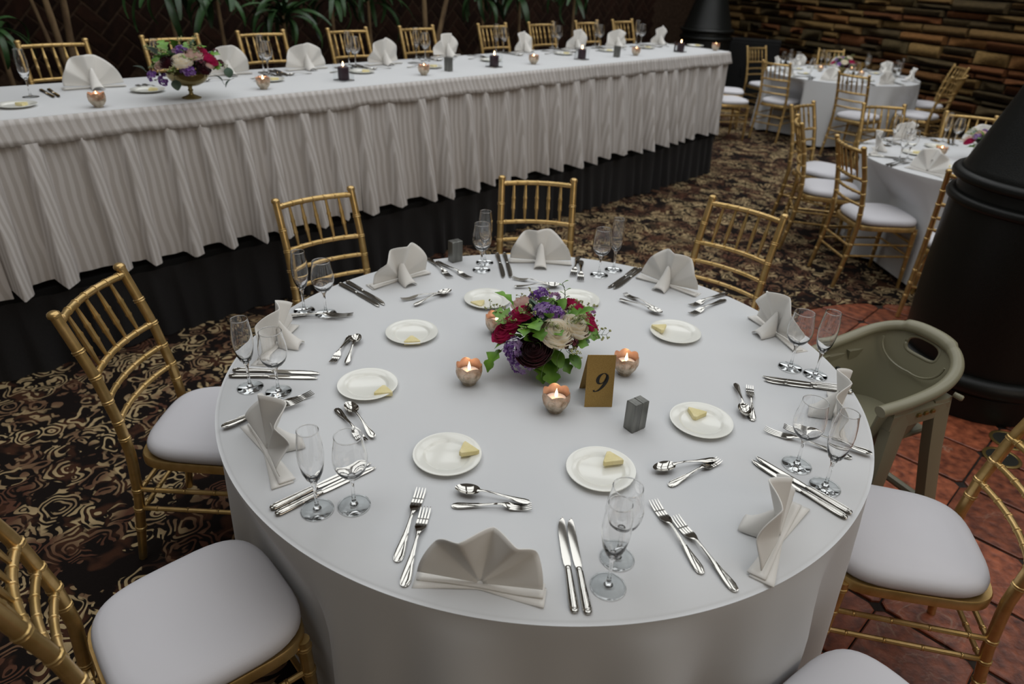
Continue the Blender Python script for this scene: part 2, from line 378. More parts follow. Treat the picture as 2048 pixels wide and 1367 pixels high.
# where the two walls meet
p0 = SN*SU; tt = (WN - p0.dot(EN))/SD.dot(EN); C0 = p0 + SD*tt
sw = MB(); sw.box((5.5, .14, 1.5), (11.4, .2, 3.0)); wall_right = sw.build('wall_right', M['mortar'], None, False, loc=C0, rz=SA)
wall_right['kind'] = 'structure'; wall_right['label'] = 'rough brown ledgestone wall behind the round tables'
sm = []
for k in range(10):
    rr = random.Random(40+k); q = MB(); secs = []
    for d, sh in ((0, 0), (-.06, 0), (-.085, .07)):
        ring = []
        for x, z in ((-.5, -.5), (0, -.5), (.5, -.5), (.5, .5), (.05, .5), (-.5, .5)):
            ring.append((x*(1-sh*.6)*(.99) + rr.uniform(-.02, .02), d + (rr.uniform(-.02, .012) if sh else 0), z*(1-sh*1.8) + rr.uniform(-.06, .06)*(1 if sh else .4)))
        secs.append(ring)
    q.loft(secs); sm.append(q)
sms = [[q.mesh('stone', s, True, 25) for s in STONE] for q in sm]
z = .0; cnt = 0; slab = MB()
while z < 1.95:
    h = R.choice((.07, .09, .10, .12, .14, .17)); x = -.05 + R.uniform(-.3, 0)
    while x < 9.2:
        l = R.uniform(.30, .85) if h < .15 else R.uniform(.25, .55)
        split = h > .13 and R.random() < .4
        for zz, hh in (((z, h),) if not split else ((z, h*.45), (z+h*.45, h*.55))):
            if z > .12:
                o = obj('stone', R.choice(R.choice(sms)), wall_right, (x+l/2, .05+R.uniform(-.02, .03), zz+hh/2)); o.scale = (l-.022, R.uniform(.7, 1.5), hh-.020); cnt += 1
        x += l
    z += h
# ------------------------------------------------------------------ stage with its black pleated skirt
ST_F, ST_Z = 2.40, .40                           # front line and height
t = empty('stage', un(0, 0), D45, 'low black platform carrying the long head table', 'stage')
q = MB(); q.box((1.3, ST_F+1.1, ST_Z-.03), (7.6, 2.2, .06)); q.build('deck', M['deck'], t, False)
def pleats(u0, u1, n, z0, z1, per, a0, a1, flare, seed, mb, turn=None, hem=.0, du=.012, rows=11, saw=.35, box=False):
    """hanging pleated cloth along u; n is the plane it hangs from, towards -n is out; returns via mb"""
    nu = max(8, int((u1-u0)/du)); rr = random.Random(seed); ph = [rr.uniform(0, 6.3) for _ in range(6)]
    def f(a, b):
        u = u0 + (u1-u0)*a; w = (u + .03*math.sin(u*3.1+ph[0]) + .012*math.sin(u*17+ph[1]))/per; fr = w - math.floor(w)
        if box:
            e = min(fr, saw-fr)/.10 if fr < saw else -1; e = min(1, max(0, e)) if fr < saw else 0; sm_ = e*e*(3-2*e)*(1-.45*fr/saw)
        else: tri = fr/saw if fr < saw else (1-fr)/(1-saw); sm_ = .5-.5*math.cos(PI*tri)
        amp = (a0 + (a1-a0)*b**.8)*(1+.25*math.sin(u*5.3+ph[2]))
        d = amp*sm_ + flare*b**1.2*(1+.3*math.sin(u*2.1+ph[3])) + .004*b*math.sin(u*60+ph[4])
        z = z1 + (z0-z1)*b + hem*b*(sm_-.5)*-1 + .006*b*math.sin(u*9+ph[5])
        return u + b*.02*math.sin(u*11+ph[1]), d, z
    vs0 = len(mb.v)
    def g(a, b):
        u, d, z = f(a, b); return (u, n-d, z) if turn is None else turn(u, d, z)
    mb.grid(nu, rows, g)
    return mb
q = MB(); pleats(-2.45, 5.06, ST_F, .005, ST_Z-.03, .135, .012, .035, .01, 5, q, du=.011, rows=5)
q.build('pleated_skirt', M['blackcloth'], t, True, None)
q = MB(); pleats(0, 2.2, 0, .005, ST_Z-.03, .135, .012, .035, .01, 6, q, turn=lambda u, d, z: (5.06+d, ST_F+u, z), du=.011, rows=5)
q.build('pleated_skirt', M['blackcloth'], t, True, None)
# ------------------------------------------------------------------ long head table
HT_F, HT_B, HT_Z, HT_E = 2.43, 3.28, 1.16, 5.12
t = empty('head_table', un(0, 0, ST_Z), D45, 'long banquet table hidden beneath white cloth on the stage', 'table')
q = MB(); q.box((1.3, (HT_F+HT_B)/2, HT_Z-ST_Z-.025), (7.5, HT_B-HT_F-.03, .03)); q.build('tabletop', M['wood'], t, False)
for u in (-2.2, -.5, 1.3, 3.1, 4.9):
    for n in (HT_F+.12, HT_B-.12):
        q = MB(); q.tube([(u, n, 0), (u, n, HT_Z-ST_Z-.04)], .016, 6); q.build('leg', M['black'], t)
def edge_cloth(u0, u1, n0, n1, z, over):
    mb = MB(); ps = []
    def fr(a, b):
        u = u0 + (u1-u0)*a
        ss = [(n1+.008, z-over), (n1+.006, z-.01), (n1, z), ((n0+n1)/2, z+.0006*math.sin(u*7)), (n0, z), (n0-.006, z-.006), (n0-.008, z-over)]
        n, zz = ss[int(round(b*6))]; return (u, n, zz)
    mb.grid(180, 7, fr)
    mb.add([(u1, n0-.006, z-.006), (u1, n1+.006, z-.006), (u1, n1, z), (u1, n0, z), (u1+.008, n0-.006, z-over), (u1+.008, n1+.006, z-over)], [(0, 1, 2, 3), (4, 5, 1, 0)]); return mb
tc = edge_cloth(-2.5, HT_E, HT_F, HT_B, HT_Z, .03).build('tablecloth', M['cloth'], None, True, 50, loc=(0, 0, 0), rz=D45)
tag(tc, 'white cloth over the long head table on the stage', 'tablecloth')
def skirt_uv(me, k=1.):
    uv = me.uv_layers.new(name='UVMap')
    co = np.empty(len(me.vertices)*3); me.vertices.foreach_get('co', co); co = co.reshape(-1, 3)
    idx = np.empty(len(me.loops), int); me.loops.foreach_get('vertex_index', idx)
    a = np.stack([co[idx, 0]+co[idx, 1], co[idx, 2]], 1); uv.data.foreach_set('uv', a.astype(np.float32).ravel())
def skirt(u0, u1, z0, label, seed, end=False):
    t = empty('table_skirt', (0, 0, 0), D45, label, 'table skirt', 'white pleated skirts along the head table')
    q = MB(); pleats(u0, u1, HT_F-.012, z0, HT_Z-.105, .19, .030, .135, .025, seed, q, hem=.012, saw=.46, box=True, du=.009)
    if end: pleats(0, HT_B-HT_F+.02, 0, z0, HT_Z-.105, .19, .014, .06, .02, seed+9, q, turn=lambda u, d, z: (HT_E+.012+d, HT_F+u, z), hem=.02, saw=.46, box=True, du=.009)
    o = q.build('pleated_panel', M['skirt'], t, True, None); skirt_uv(o.data)
    q = MB(); pleats(u0, u1, HT_F-.012, HT_Z-.11, HT_Z-.004, .05, .002, .003, .020, seed+3, q, rows=5)
    if end: pleats(0, HT_B-HT_F+.02, 0, HT_Z-.11, HT_Z-.004, .05, .002, .003, .016, seed+4, q, turn=lambda u, d, z: (HT_E+.012+d, HT_F+u, z), rows=5)
    o = q.build('header_band', M['skirt'], t, True, None); skirt_uv(o.data); solid(o, .002)
skirt(-2.5, -.95, .385, 'white pleated table skirt hanging lowest at the cropped end of the head table', 21)
skirt(-.96, .935, .43, 'white pleated table skirt below the pedestal flower bowl on the head table', 22)
skirt(.93, HT_E+.012, .43, 'white pleated table skirt from the middle seam to the far corner of the head table', 23, True)
SEATS = []                                     # (x, y, heading) of every placed chair: its seat presses the hanging cloth in
# ------------------------------------------------------------------ gold bamboo-style chair; faces +Y, origin on the floor under the seat
PZ = [0, .12, .27, .43, .56, .72, .925]; PY = [-.268, -.248, -.224, -.212, -.222, -.253, -.318]; PX = [.180, .178, .176, .174, .173, .172, .172]
def post(z):
    return np.interp(z, PZ, PX), np.interp(z, PZ, PY)
def bead(mb, p, d, r, w=.004, h=.0028):
    d = Vector(d).normalized(); p = Vector(p)
    mb.tube([p-d*w*1.6, p-d*w, p-d*w*.3, p+d*w*.3, p+d*w, p+d*w*1.6], [r*.98, r+h, r+h*.5, r+h*.5, r+h, r*.98], 10, caps=False)
def make_chair():
    t = empty('banquet_chair', cat='chair'); g = M['gold']
    for s in (-1, 1):
        q = MB(); zs = np.linspace(0, .918, 22); pts = [(s*post(z)[0], post(z)[1], z) for z in zs]
        q.tube(pts, list(np.interp(zs, [0, .2, .5, .9], [.0125, .0155, .0160, .0150])), 12)
        for z in (.14, .222, .30, .50, .56, .632, .715, .80):
            x, y = post(z); x2, y2 = post(z+.02); bead(q, (s*x, y, z), (s*(x2-x), y2-y, .02), .0157)
        x, y = post(.918); q.lathe([(.0001, .008), (.010, .0075), (.0165, .003), (.0185, -.004), (.0175, -.010), (.0145, -.012)], 12, o=(s*x, y, .918))
        q.build('rear_leg', g, t)
        q = MB(); pts = [(s*.178, .178, .41), (s*.180, .181, .25), (s*.184, .186, .0)]
        q.tube(pts, [.0165, .0155, .011], 12)
        for z in (.385, .30, .222, .14): bead(q, (s*np.interp(z, [0, .41], [.184, .178]), np.interp(z, [0, .41], [.186, .178]), z), (0, 0, 1), np.interp(z, [0, .25, .41], [.011, .0155, .0165]))
        q.build('front_leg', g, t)
    def rail(z, r, bow, nb, name='back_rail'):
        x, y = post(z); n = 15; pts = []
        for i in range(n):
            a = -1+2*i/(n-1); pts.append((a*(x-.004), y - bow*(1-a*a), z))
        q = MB(); q.tube(pts, r, 10)
        for k in range(nb):
            a = -1+2*(k+.5)/nb; p = Vector((a*x, y-bow*(1-a*a), z)); d = Vector((1, 2*a*bow/x, 0)); bead(q, p, d, r, .0028, .0018)
        q.build(name, g, t)
    rail(.890, .0118, .030, 7, 'top_rail'); rail(.715, .0105, .030, 7); rail(.632, .0092, .028, 6); rail(.556, .0092, .026, 6)
    for k in range(5):
        a = (k-2)/3.05; q = MB(); p0 = Vector((a*.172, post(.89)[1]-.03*(1-a*a), .888)); p1 = Vector((a*.172, post(.715)[1]-.03*(1-a*a), .717))
        fs = [0, .12, .34, .38, .42, .62, .66, .70, .9, 1]; rs = [.0052, .0062, .0082, .0105, .0088, .0088, .0105, .0080, .0058, .0048]
        q.tube([p0.lerp(p1, f) for f in fs], rs, 8); q.build('spindle', g, t)
    # seat frame: bowed rails with scooped rear corners
    def outline(x0, x1, y0, y1, n=40, ex=5.):
        ps = []
        for k in range(n):
            a = 2*PI*k/n; c, s_ = math.cos(a), math.sin(a); u = math.copysign(abs(c)**(2/ex), c); v = math.copysign(abs(s_)**(2/ex), s_)
            w = x0 + (x1-x0)*(v+1)/2; ps.append((u*w, (y0+y1)/2 + v*(y1-y0)/2))
        return ps
    o = outline(.186, .206, -.208, .205); o2 = outline(.160, .180, -.18, .18)
    q = MB(); secs = [[(x, y, .395) for x, y in o2], [(x, y, .395) for x, y in o], [(x, y, .420) for x, y in o], [(x*.985, y*.985, .425) for x, y in o], [(x, y, .425) for x, y in o2]]
    q.loft(secs+[secs[0]], caps=False); q.build('seat_frame', g, t)
    q = MB(); secs = []
    for z, k in ((.424, .90), (.428, .965), (.440, .995), (.452, .995), (.464, .965), (.472, .90), (.477, .78), (.479, .5), (.480, .15)):
        secs.append([(x*k, y*k+.006, z) for x, y in outline(.190, .208, -.205, .207, 48, 3.6)])
    q.loft(secs); q.build('cushion', M['cushion'], t, True, 80)
    for s in (-1, 1):
        for z in (.30, .222):
            q = MB(); x, y = post(z); fx = np.interp(z, [0, .41], [.184, .178]); fy = np.interp(z, [0, .41], [.186, .178]); a, b = Vector((s*x, y, z)), Vector((s*fx, fy, z))
            q.tube([a, b], .0078, 8)
            for k in range(4): bead(q, a.lerp(b, .14+.24*k), b-a, .0078, .0026, .0016)
            q.build('stretcher', g, t)
    for z in (.285, .20):
        for yy in (0, 1):
            if yy: a, b = Vector((-.182, .181, z+.03)), Vector((.182, .181, z+.03))
            else: x, y = post(z); a, b = Vector((-x, y, z)), Vector((x, y, z))
            q = MB(); q.tube([a, b], .0078, 8)
            for k in range(4): bead(q, a.lerp(b, .14+.24*k), b-a, .0078, .0026, .0016)
            q.build('stretcher', g, t)
    return t
chair_ = Proto(make_chair)
def chair(p, h, label, group): SEATS.append((p[0], p[1], h)); return chair_(p, h, label, group)
def face(p, d): return math.atan2(d[1], d[0]) - PI/2          # heading of a thing whose front is +Y
def chair_at(p, d, label, group, z=.004, tilt=0): return chair((p[0], p[1], z), face(p, d), label, group)
def chair_posts(a, b, target, label, group, z=.89, fl=.004):
    """a, b: photographed tops of the two rear posts; the seat looks from their middle towards target"""
    A, B = at(*a, fl+z), at(*b, fl+z); mid = (A+B)/2; e = B-A; e.z = 0; n = Vector((-e.y, e.x, 0)).normalized()
    if n.dot(Vector((target[0], target[1], 0))-Vector((mid.x, mid.y, 0))) < 0: n = -n
    c = mid + n*.309; return chair((c.x, c.y, fl), face(c, n), label, group)
GM = 'gold chairs around the near round table'
SEATS.append((1.105, .205, face((0, 0), (-.90, -.43))))
chair_at((-1.045, .065), (1, 0), 'gold bamboo-style chair with white seat alone on the carpet between stage and cropped chair', GM)
chair_at((-.805, -.70), (.74, .68), 'gold chair with its back cut by the picture corner, white seat against the cloth', GM)
chair_posts((552, 415), (705, 388), (0, 0), 'gold chair tucked in close to the black stage skirt', GM)
chair_posts((1001, 366), (1150, 372), (0, 0), 'gold chair standing behind the flowers on the near table', GM)
chair_posts((1420, 405), (1568, 445), (0, 0), 'gold chair on the carpet behind the table at the stove side', GM)
chair_at((1.03, -.315), (-.98, .2), 'gold chair with white seat standing on the red slate tiles', GM, 0)
chair_at((.69, -.945), (-.6, .8), 'white chair seat poking into the picture under the table cloth at the bottom', GM, 0)
GH = 'gold chairs behind the head table'
hp = [((45, 98), (187, 92)), ((281, 82), (398, 77)), ((466, 70), (569, 68)), ((638, 62), (730, 62)), ((775, 58), (857, 55)), ((927, 52), (1000, 50)), ((1029, 48), (1090, 47)), ((1121, 45), (1180, 44)), ((1207, 43), (1254, 43))]
hn = ['first gold chair of the head table, in front of the bare trunks', 'gold chair behind the pedestal flower bowl on the stage', 'gold chair in front of the spiky rosette plant on the stage',
      'fourth gold chair along the head table, before hanging leaves', 'gold chair just before the paired brown trunks behind the stage', 'sixth gold chair along the head table, past the paired trunks',
      'seventh gold chair along the head table', 'gold chair second from the far end of the head table', 'gold chair at the far end of the head table']
for (a, b), l in zip(hp, hn):
    p = (at(*a, 1.295)+at(*b, 1.295))/2; u, n = inv(p); n = min(max(n, 3.74), 3.90); c = un(u, n-.31)
    chair((c.x, c.y, ST_Z+.003), D45+PI, l, GH)
T2 = Vector((3.05, 2.97, 0)); T3 = Vector((3.88, 7.46, 0))
G2 = 'gold chairs around the round table beside the stove'
chair_at((2.37, 3.80), (.66, -.75), 'gold chair with its side turned, farther of two overlapping chairs by the second round table', G2)
chair_at((2.20, 3.26), (.97, -.25), 'gold chair nearer of two overlapping chairs by the second round table', G2)
chair_posts((1666, 275), (1738, 310), T2, 'gold chair with full white seat showing, pushed to the second round table', G2)
chair_at((2.90, 3.86), (.05, -1), 'gold chair between the two background round tables', G2)
chair_at((3.33, 3.60), (-.37, -.93), 'gold chair facing us beyond the flowers of the second round table', G2)
chair_at((2.58, 2.16), (.6, .8), 'dark gold chair half hidden behind the black stove', G2)
G3 = 'gold chairs around the farthest round table'
chair_posts((1527, 125), (1580, 132), T3, 'gold chair with its back to us at the farthest round table, near the stage', G3)
chair_posts((1672, 147), (1745, 158), T3, 'gold chair with its back to us in the middle of the farthest round table', G3)
chair_at((2.43, 7.08), (1, .2), 'gold chair half hidden by the head table corner', G3)
chair_at((2.60, 7.82), (.95, -.2), 'gold chair second behind the head table corner', G3)
chair_posts((1636, 101), (1690, 104), T3, 'gold chair behind the flowers of the farthest round table by the stone wall', G3)
chair_at((3.33, 8.55), (.45, -.9), 'gold chair in front of the black cabinet at the farthest table', G3)
chair_at((5.0, 7.42), (-1, .05), 'gold chair with shadowed back against the stone wall', G3)
chair_at((4.52, 6.60), (-.6, .8), 'gold chair with white seat between farthest table and stone wall', G3)
# ------------------------------------------------------------------ round tables and their cloths
def make_table():
    t = empty('round_table', cat='table'); q = MB(); q.lathe([(0, .722), (.87, .722), (.875, .735), (.87, .752), (0, .752)], 48); q.build('tabletop', M['wood'], t)
    for k in range(4):
        a = PI/4+k*PI/2; q = MB(); q.tube([(.55*math.cos(a), .55*math.sin(a), .725), (.6*math.cos(a), .6*math.sin(a), 0)], .016, 8); q.build('leg', M['black'], t)
    return t
table = Proto(make_table)
def cloth(c, label, seed, rad=.915, drop=.735, nf=15, amp=.05):
    rr = random.Random(seed); ph = [rr.uniform(0, 6.3) for _ in range(8)]; q = MB(); NS = 320
    ds = [0, .003, .008, .016, .03, .06, .10, .15, .2, .25, .3, .36, .42, .5, .58, .66, drop]; tops = [.02, .3, .6, .85]
    near = [(Vector((x, y)), Vector((math.cos(h+PI/2), math.sin(h+PI/2)))) for x, y, h in SEATS if math.hypot(x-c[0], y-c[1]) < 1.5]
    def f(a, b):
        k = int(round(b*(len(ds)+3))); th = 2*PI*a; co, si = math.cos(th), math.sin(th)
        if k < 4: return (c[0]+tops[k]*rad*co, c[1]+tops[k]*rad*si, .76)
        d = ds[k-4]; t = d/drop
        r = rad - .012 + .012*math.sin(min(d/.016, 1)*PI/2)
        fold = math.sin(nf*th+ph[0]+.9*math.sin(3*th+ph[1])+.7*math.sin(2*th+ph[4])) + .4*math.sin((nf*2+1)*th+ph[2])
        t2 = max(0, d-.035)/drop; r += .015*t + amp*t2**.75*(fold*.55+.2)*(.7+.45*math.sin(2*th+ph[3]))
        z = .76 - d + (.012*(1-math.cos(min(d/.016, 1)*PI/2)) if d < .02 else .012)
        p = Vector((c[0]+r*co, c[1]+r*si)); z = max(z, .012)
        for o, fd in near:
            l = p-o; ly = l.dot(fd); lx = abs(l.x*fd.y-l.y*fd.x)
            if ly < .225 and lx < .33:
                w = min(1, max(0, (.335-lx)/.10)); w = w*w*(3-2*w); v = min(1, max(0, (.745-z)/.235)); p = p + fd*((.225-ly)*w*v)
        return (p.x, p.y, z)
    q.grid(NS, len(ds)+4, f, wrap=True); q.f.append(tuple(i*(len(ds)+4) for i in range(NS))); q.mi.append(0)
    o = q.build('tablecloth', M['cloth'], None, True, 60); return tag(o, label, 'tablecloth', 'white cloths over the round tables')
table((0, 0, 0), .3, 'round banquet table hidden under the near white cloth')
tag(table.o, None, 'table', 'round banquet tables')
cloth((0, 0), 'white floor-length cloth over the near round table with the number nine', 3, nf=14, amp=.10)
t2t = table((T2.x, T2.y, 0), 1, 'round banquet table hidden under the cloth beside the stove'); t2t.scale = (.85, .85, 1)
cloth(T2, 'white cloth over the round table partly behind the black stove', 8, .775, amp=.075)
table((T3.x, T3.y, 0), 2, 'round banquet table hidden under the farthest white cloth')
cloth(T3, 'white cloth over the farthest round table by the stone wall', 11, .9)
# ------------------------------------------------------------------ stoves
def make_stove():
    t = empty('conical_stove', cat='fireplace'); b = M['black']
    q = MB(); q.lathe([(0, 0), (.350, 0), (.354, .02), (.354, .13), (.34, .145)], 64); q.build('plinth', b, t)
    def ring(z, r, mr, name='ring', sq=1.):
        q = MB(); q.lathe([(r+mr*math.cos(a), z+mr*sq*math.sin(a)) for a in [2*PI*k/14 for k in range(14)]], 64, close=True); q.build(name, b, t, True, None)
    ring(.185, .352, .045, 'base_ring', 1.0)
    q = MB(); q.lathe([(.345, .14), (.350, .24), (.362, .60), (.362, .96), (.33, .97)], 64); q.build('body', b, t)
    ring(.975, .362, .024); ring(1.072, .366, .024)
    q = MB(); q.lathe([(.352, .97), (.352, 1.10), (.345, 1.115), (.30, 1.25), (.25, 1.40), (.19, 1.62), (.15, 1.82), (.13, 2.0), (.125, 2.2)], 64); q.build('hood', b, t)
    q = MB(); q.lathe([(.125, 2.15), (.11, 2.2), (.11, 3.0)], 32); q.build('flue_pipe', b, t)
    return t
stove = Proto(make_stove)
stove((STOVE.x, STOVE.y, 0), 0, 'large black conical stove with ringed body on the red tiles', 'black conical stoves')
stove((2.55, 9.25, 0.004), .5, 'black conical stove standing beyond the far end of the stage', 'black conical stoves')
# low black cabinet next to the far stove
t = empty('black_block', (3.35, 9.75, .004), math.radians(-18), 'low matt black cabinet between far stove and stone wall', 'block')  # black shape of unidentified kind, built as a low box with doors
q = MB(); q.box((0, 0, .47), (.92, .34, .94), bev=.004); q.build('body', M['deck'], t, False)
for s in (-1, 1):
    q = MB(); q.box((s*.225, -.178, .48), (.43, .016, .84), bev=.003); d = q.build('door', M['deck'], t, False)
    q = MB(); q.tube([(s*.04, -.20, .42), (s*.04, -.20, .54)], .006, 6); q.build('handle', M['black'], d)
# floor outlet covers
for (x, y), l in (((2.192, .80), 'round brass floor outlet cover nearer the stove'), ((2.083, .668), 'round brass floor outlet cover partly behind the tile-side chair')):
    t = empty('outlet_cover', (x, y, .0005), .6, l, 'outlet cover', 'round brass floor outlets')
    q = MB(); q.lathe([(.076, 0), (.076, .003), (.070, .005), (.064, .005), (.062, .003)], 32); q.build('brass_ring', M['brass'], t)
    q = MB(); q.lathe([(0, .003), (.062, .003)], 32); q.build('lid', M['darkglass'], t)
    for s in (-1, 1):
        q = MB(); q.box((s*.021, 0, .004), (.032, .016, .003), bev=.001); q.build('flap', M['china'], t)
# ------------------------------------------------------------------ tableware, one original of each kind
def fork_mesh(L, w, name):
    q = MB(); k = L/.205
    def sec(y, hw, z, t, n=8): return [(hw*math.cos(2*PI*i/n+PI/8), y, z + t*math.sin(2*PI*i/n+PI/8)) for i in range(n)]
    st = [(0, .003, .0030, .0012), (.004, .0085, .0030, .0016), (.015, .0108, .0032, .0018), (.03, .0100, .0036, .0018), (.05, .0075, .0048, .0017), (.08, .0042, .0085, .0017), (.105, .0030, .0115, .0016),
          (.125, .0034, .0120, .0016), (.134, .0070, .0108, .0013), (.142, .0108, .0085, .0011), (.150, .0120, .0062, .0010)]
    q.loft([sec(y*k, hw*w, z, t) for y, hw, z, t in st])
    for i in range(4):
        x0 = (-.0090+.006*i)*w; x1 = (-.0096+.0064*i)*w
        q.loft([sec2 for sec2 in [[(x+dx*tw, y*k, z+dz*.0009) for dx, dz in ((-1, -1), (1, -1), (1, 1), (-1, 1))] for y, x, z, tw in ((.146, x0, .0068, .0026), (.160, x0, .0042, .0024), (.175, (x0+x1)/2, .0034, .0021), (.192, x1, .0052, .0016), (.204, x1, .0082, .0007))]])
    # raised bead along the handle end
    pts = [(s*h*w*.86, y*k, z+.0016) for s, seq in ((-1, 1), (1, -1)) for y, h, z, _ in [(.07, .0052, .0070, 0), (.05, .0075, .0048, 0), (.03, .0100, .0036, 0), (.015, .0108, .0032, 0), (.003, .0060, .003, 0)][::-seq if seq < 0 else 1]]
    q.tube(pts, .0007, 5); return q.mesh(name, M['silver'])
def spoon_mesh(L):
    q = MB(); k = L/.17
    def sec(y, hw, z, t, n=8): return [(hw*math.cos(2*PI*i/n+PI/8), y, z + t*math.sin(2*PI*i/n+PI/8)) for i in range(n)]
    st = [(0, .003, .0025, .0012), (.004, .0075, .0025, .0016), (.013, .0092, .0027, .0017), (.028, .0080, .0035, .0017), (.055, .0040, .0075, .0016), (.085, .0026, .0118, .0015), (.105, .0030, .0118, .0015), (.118, .006, .0105, .0010)]
    q.loft([sec(y*k, hw, z, t) for y, hw, z, t in st])
    def bowl(off):
        def f(a, b):
            th = 2*PI*a; y = .140 + .0285*b*math.cos(th); hw = .0175*(1-.12*math.cos(th)); x = hw*b*math.sin(th); return (x, y*k, .0098 - .0088*(1-b*b) + off + .002*b*math.cos(th+PI)*.5)
        return f
    q.grid(24, 6, bowl(0), wrap=True); q.grid(24, 6, bowl(-.0011), wrap=True); q.grid(24, 2, lambda a, b: bowl(-.0011*b)(a, 1), wrap=True)
    return q.mesh('spoon', M['silver'])
def knife_meshes():
    q = MB(); secs = []
    for y, hw, t, z in ((0, .004, .002, .0045), (.003, .0075, .0038, .0045), (.012, .0092, .0044, .0046), (.035, .0088, .0044, .0046), (.07, .0072, .0042, .0046), (.10, .0062, .0040, .0046), (.108, .0066, .0042, .0046), (.112, .0052, .003, .0046)):
        secs.append([(hw*math.cos(2*PI*i/10), y, z+t*math.sin(2*PI*i/10)) for i in range(10)])
    q.loft(secs)
    for s in (-1, 1): q.tube([(s*.0050, y, z) for y, z in ((.100, .0085), (.07, .0087), (.035, .0090), (.012, .0086), (.004, .0066))], .0009, 5)
    q.tube([(.0050*math.cos(a), .012-.008*math.sin(a), .0082) for a in [PI*i/8 for i in range(9)]], .0009, 5)
    hd = q.mesh('handle', M['silver']); q = MB(); L = []
    for y, x0, x1 in ((.108, -.0045, .0050), (.118, -.0075, .0072), (.135, -.0088, .0080), (.17, -.0090, .0084), (.20, -.0088, .0088), (.225, -.0070, .0090), (.240, -.0030, .0086), (.2475, .0020, .0072), (.250, .0048, .0060)):
        L.append([(x0, y, .0042), ((x0+x1)/2, y, .0034), (x1, y, .0038), (x1, y, .0043), ((x0+x1)/2, y, .0052), (x0, y, .0048)])
    q.loft(L); return hd, q.mesh('blade', M['silver'])
FM, DFM, SPM = fork_mesh(.218, 1.06, 'dinner_fork'), fork_mesh(.178, .92, 'dessert_fork'), spoon_mesh(.175)
HM, BM = knife_meshes()
def single(name, me, cat):
    return Proto(lambda: tag(obj(name, me), None, cat))
fork, dfork, spoon = single('dinner_fork', FM, 'fork'), single('dessert_fork', DFM, 'fork'), single('dessert_spoon', SPM, 'spoon')
def mk_knife():
    t = empty('dinner_knife', cat='knife'); obj('handle', HM, t); obj('blade', BM, t); return t
knife = Proto(mk_knife)
def span(pr, a, b, label, group, z=.76, dz=.0005, L=.218, rx=0.):
    """lay a piece of cutlery on the table from its handle end a to its tip b"""
    A, B = at(*a, z), at(*b, z); d = (B-A); d.z = 0; d.normalize(); c = (A+B)/2 - d*(L/2)
    return pr((c.x, c.y, z+dz), math.atan2(d.y, d.x)-PI/2, label, group, rx)
def stem_glass(name, prof_o, prof_i, stem, foot, cat='wine glass'):
    def mk():
        t = empty(name, cat=cat); q = MB(); q.lathe(prof_o + [(r-.0009, z) for r, z in prof_o[::-1][:-3]] + [(.004, prof_o[0][1]+.0035), (.0004, prof_o[0][1]+.003)], 36); q.build('bowl', M['glass'], t, True, 50)
        r, z = prof_o[-1]; q = MB(); q.lathe([(r-.0004+.0011*math.cos(a), z+.0012+.0011*math.sin(a)) for a in [2*PI*k/8 for k in range(8)]], 36, close=True); q.build('rim', M['glass'], t, True, None)
        q = MB(); q.lathe(stem, 20); q.build('stem', M['glass'], t, True, None)
        q = MB(); q.lathe(foot, 36, 0); q.lathe([(.0346+.0011*math.cos(a), .0014+.0011*math.sin(a)) for a in [2*PI*k/8 for k in range(8)]], 36, 1, close=True); q.build('foot', [M['thin'], M['glass']], t, True, 35); return t
    return Proto(mk)
FOOT = [(0, .0005), (.034, .0005), (.0355, .0014), (.034, .0024), (.02, .0034), (.010, .0056), (0, .0062)]
wine = stem_glass('wine_glass', [(.0005, .082), (.010, .0835), (.022, .091), (.031, .103), (.0365, .118), (.0375, .133), (.0355, .152), (.032, .170), (.0295, .188)], None,
                  [(0, .0055), (.0095, .006), (.0070, .010), (.0045, .018), (.0036, .035), (.0036, .055), (.0044, .070), (.0075, .078), (.0105, .0835), (.006, .0830), (0, .0825)], FOOT)
flute = stem_glass('champagne_flute', [(.0005, .080), (.008, .082), (.016, .092), (.0225, .110), (.0268, .135), (.0278, .155), (.0262, .180), (.0235, .200), (.0222, .212)], None,
                   [(0, .0055), (.0095, .006), (.0070, .010), (.0045, .018), (.0036, .035), (.0036, .055), (.0046, .070), (.0070, .077), (.0085, .0825), (.005, .0815), (0, .081)], FOOT, 'champagne glass')
def mk_plate():
    q = MB(); q.lathe([(0, .0045), (.05, .0045), (.0535, .0055), (.057, .0085), (.060, .0100), (.080, .0138), (.0832, .0136), (.0838, .0122), (.079, .0095), (.055, .0012), (.048, 0), (0, 0)], 48)
    return tag(q.build('bread_plate', M['china'], None, True, 50), None, 'plate')
plate = Proto(mk_plate)
def mk_butter():
    q = MB(); a = [(-.025, -.015), (.025, -.015), (.025, -.009), (.004, .025), (-.004, .025), (-.025, -.009)]
    q.loft([[(x, y, 0) for x, y in a], [(x, y, .010) for x, y in a], [(x*.94, y*.94, .0115) for x, y in a]]); return tag(q.build('butter_wedge', M['butter'], None, True, 30), None, 'butter')
butter = Proto(mk_butter)
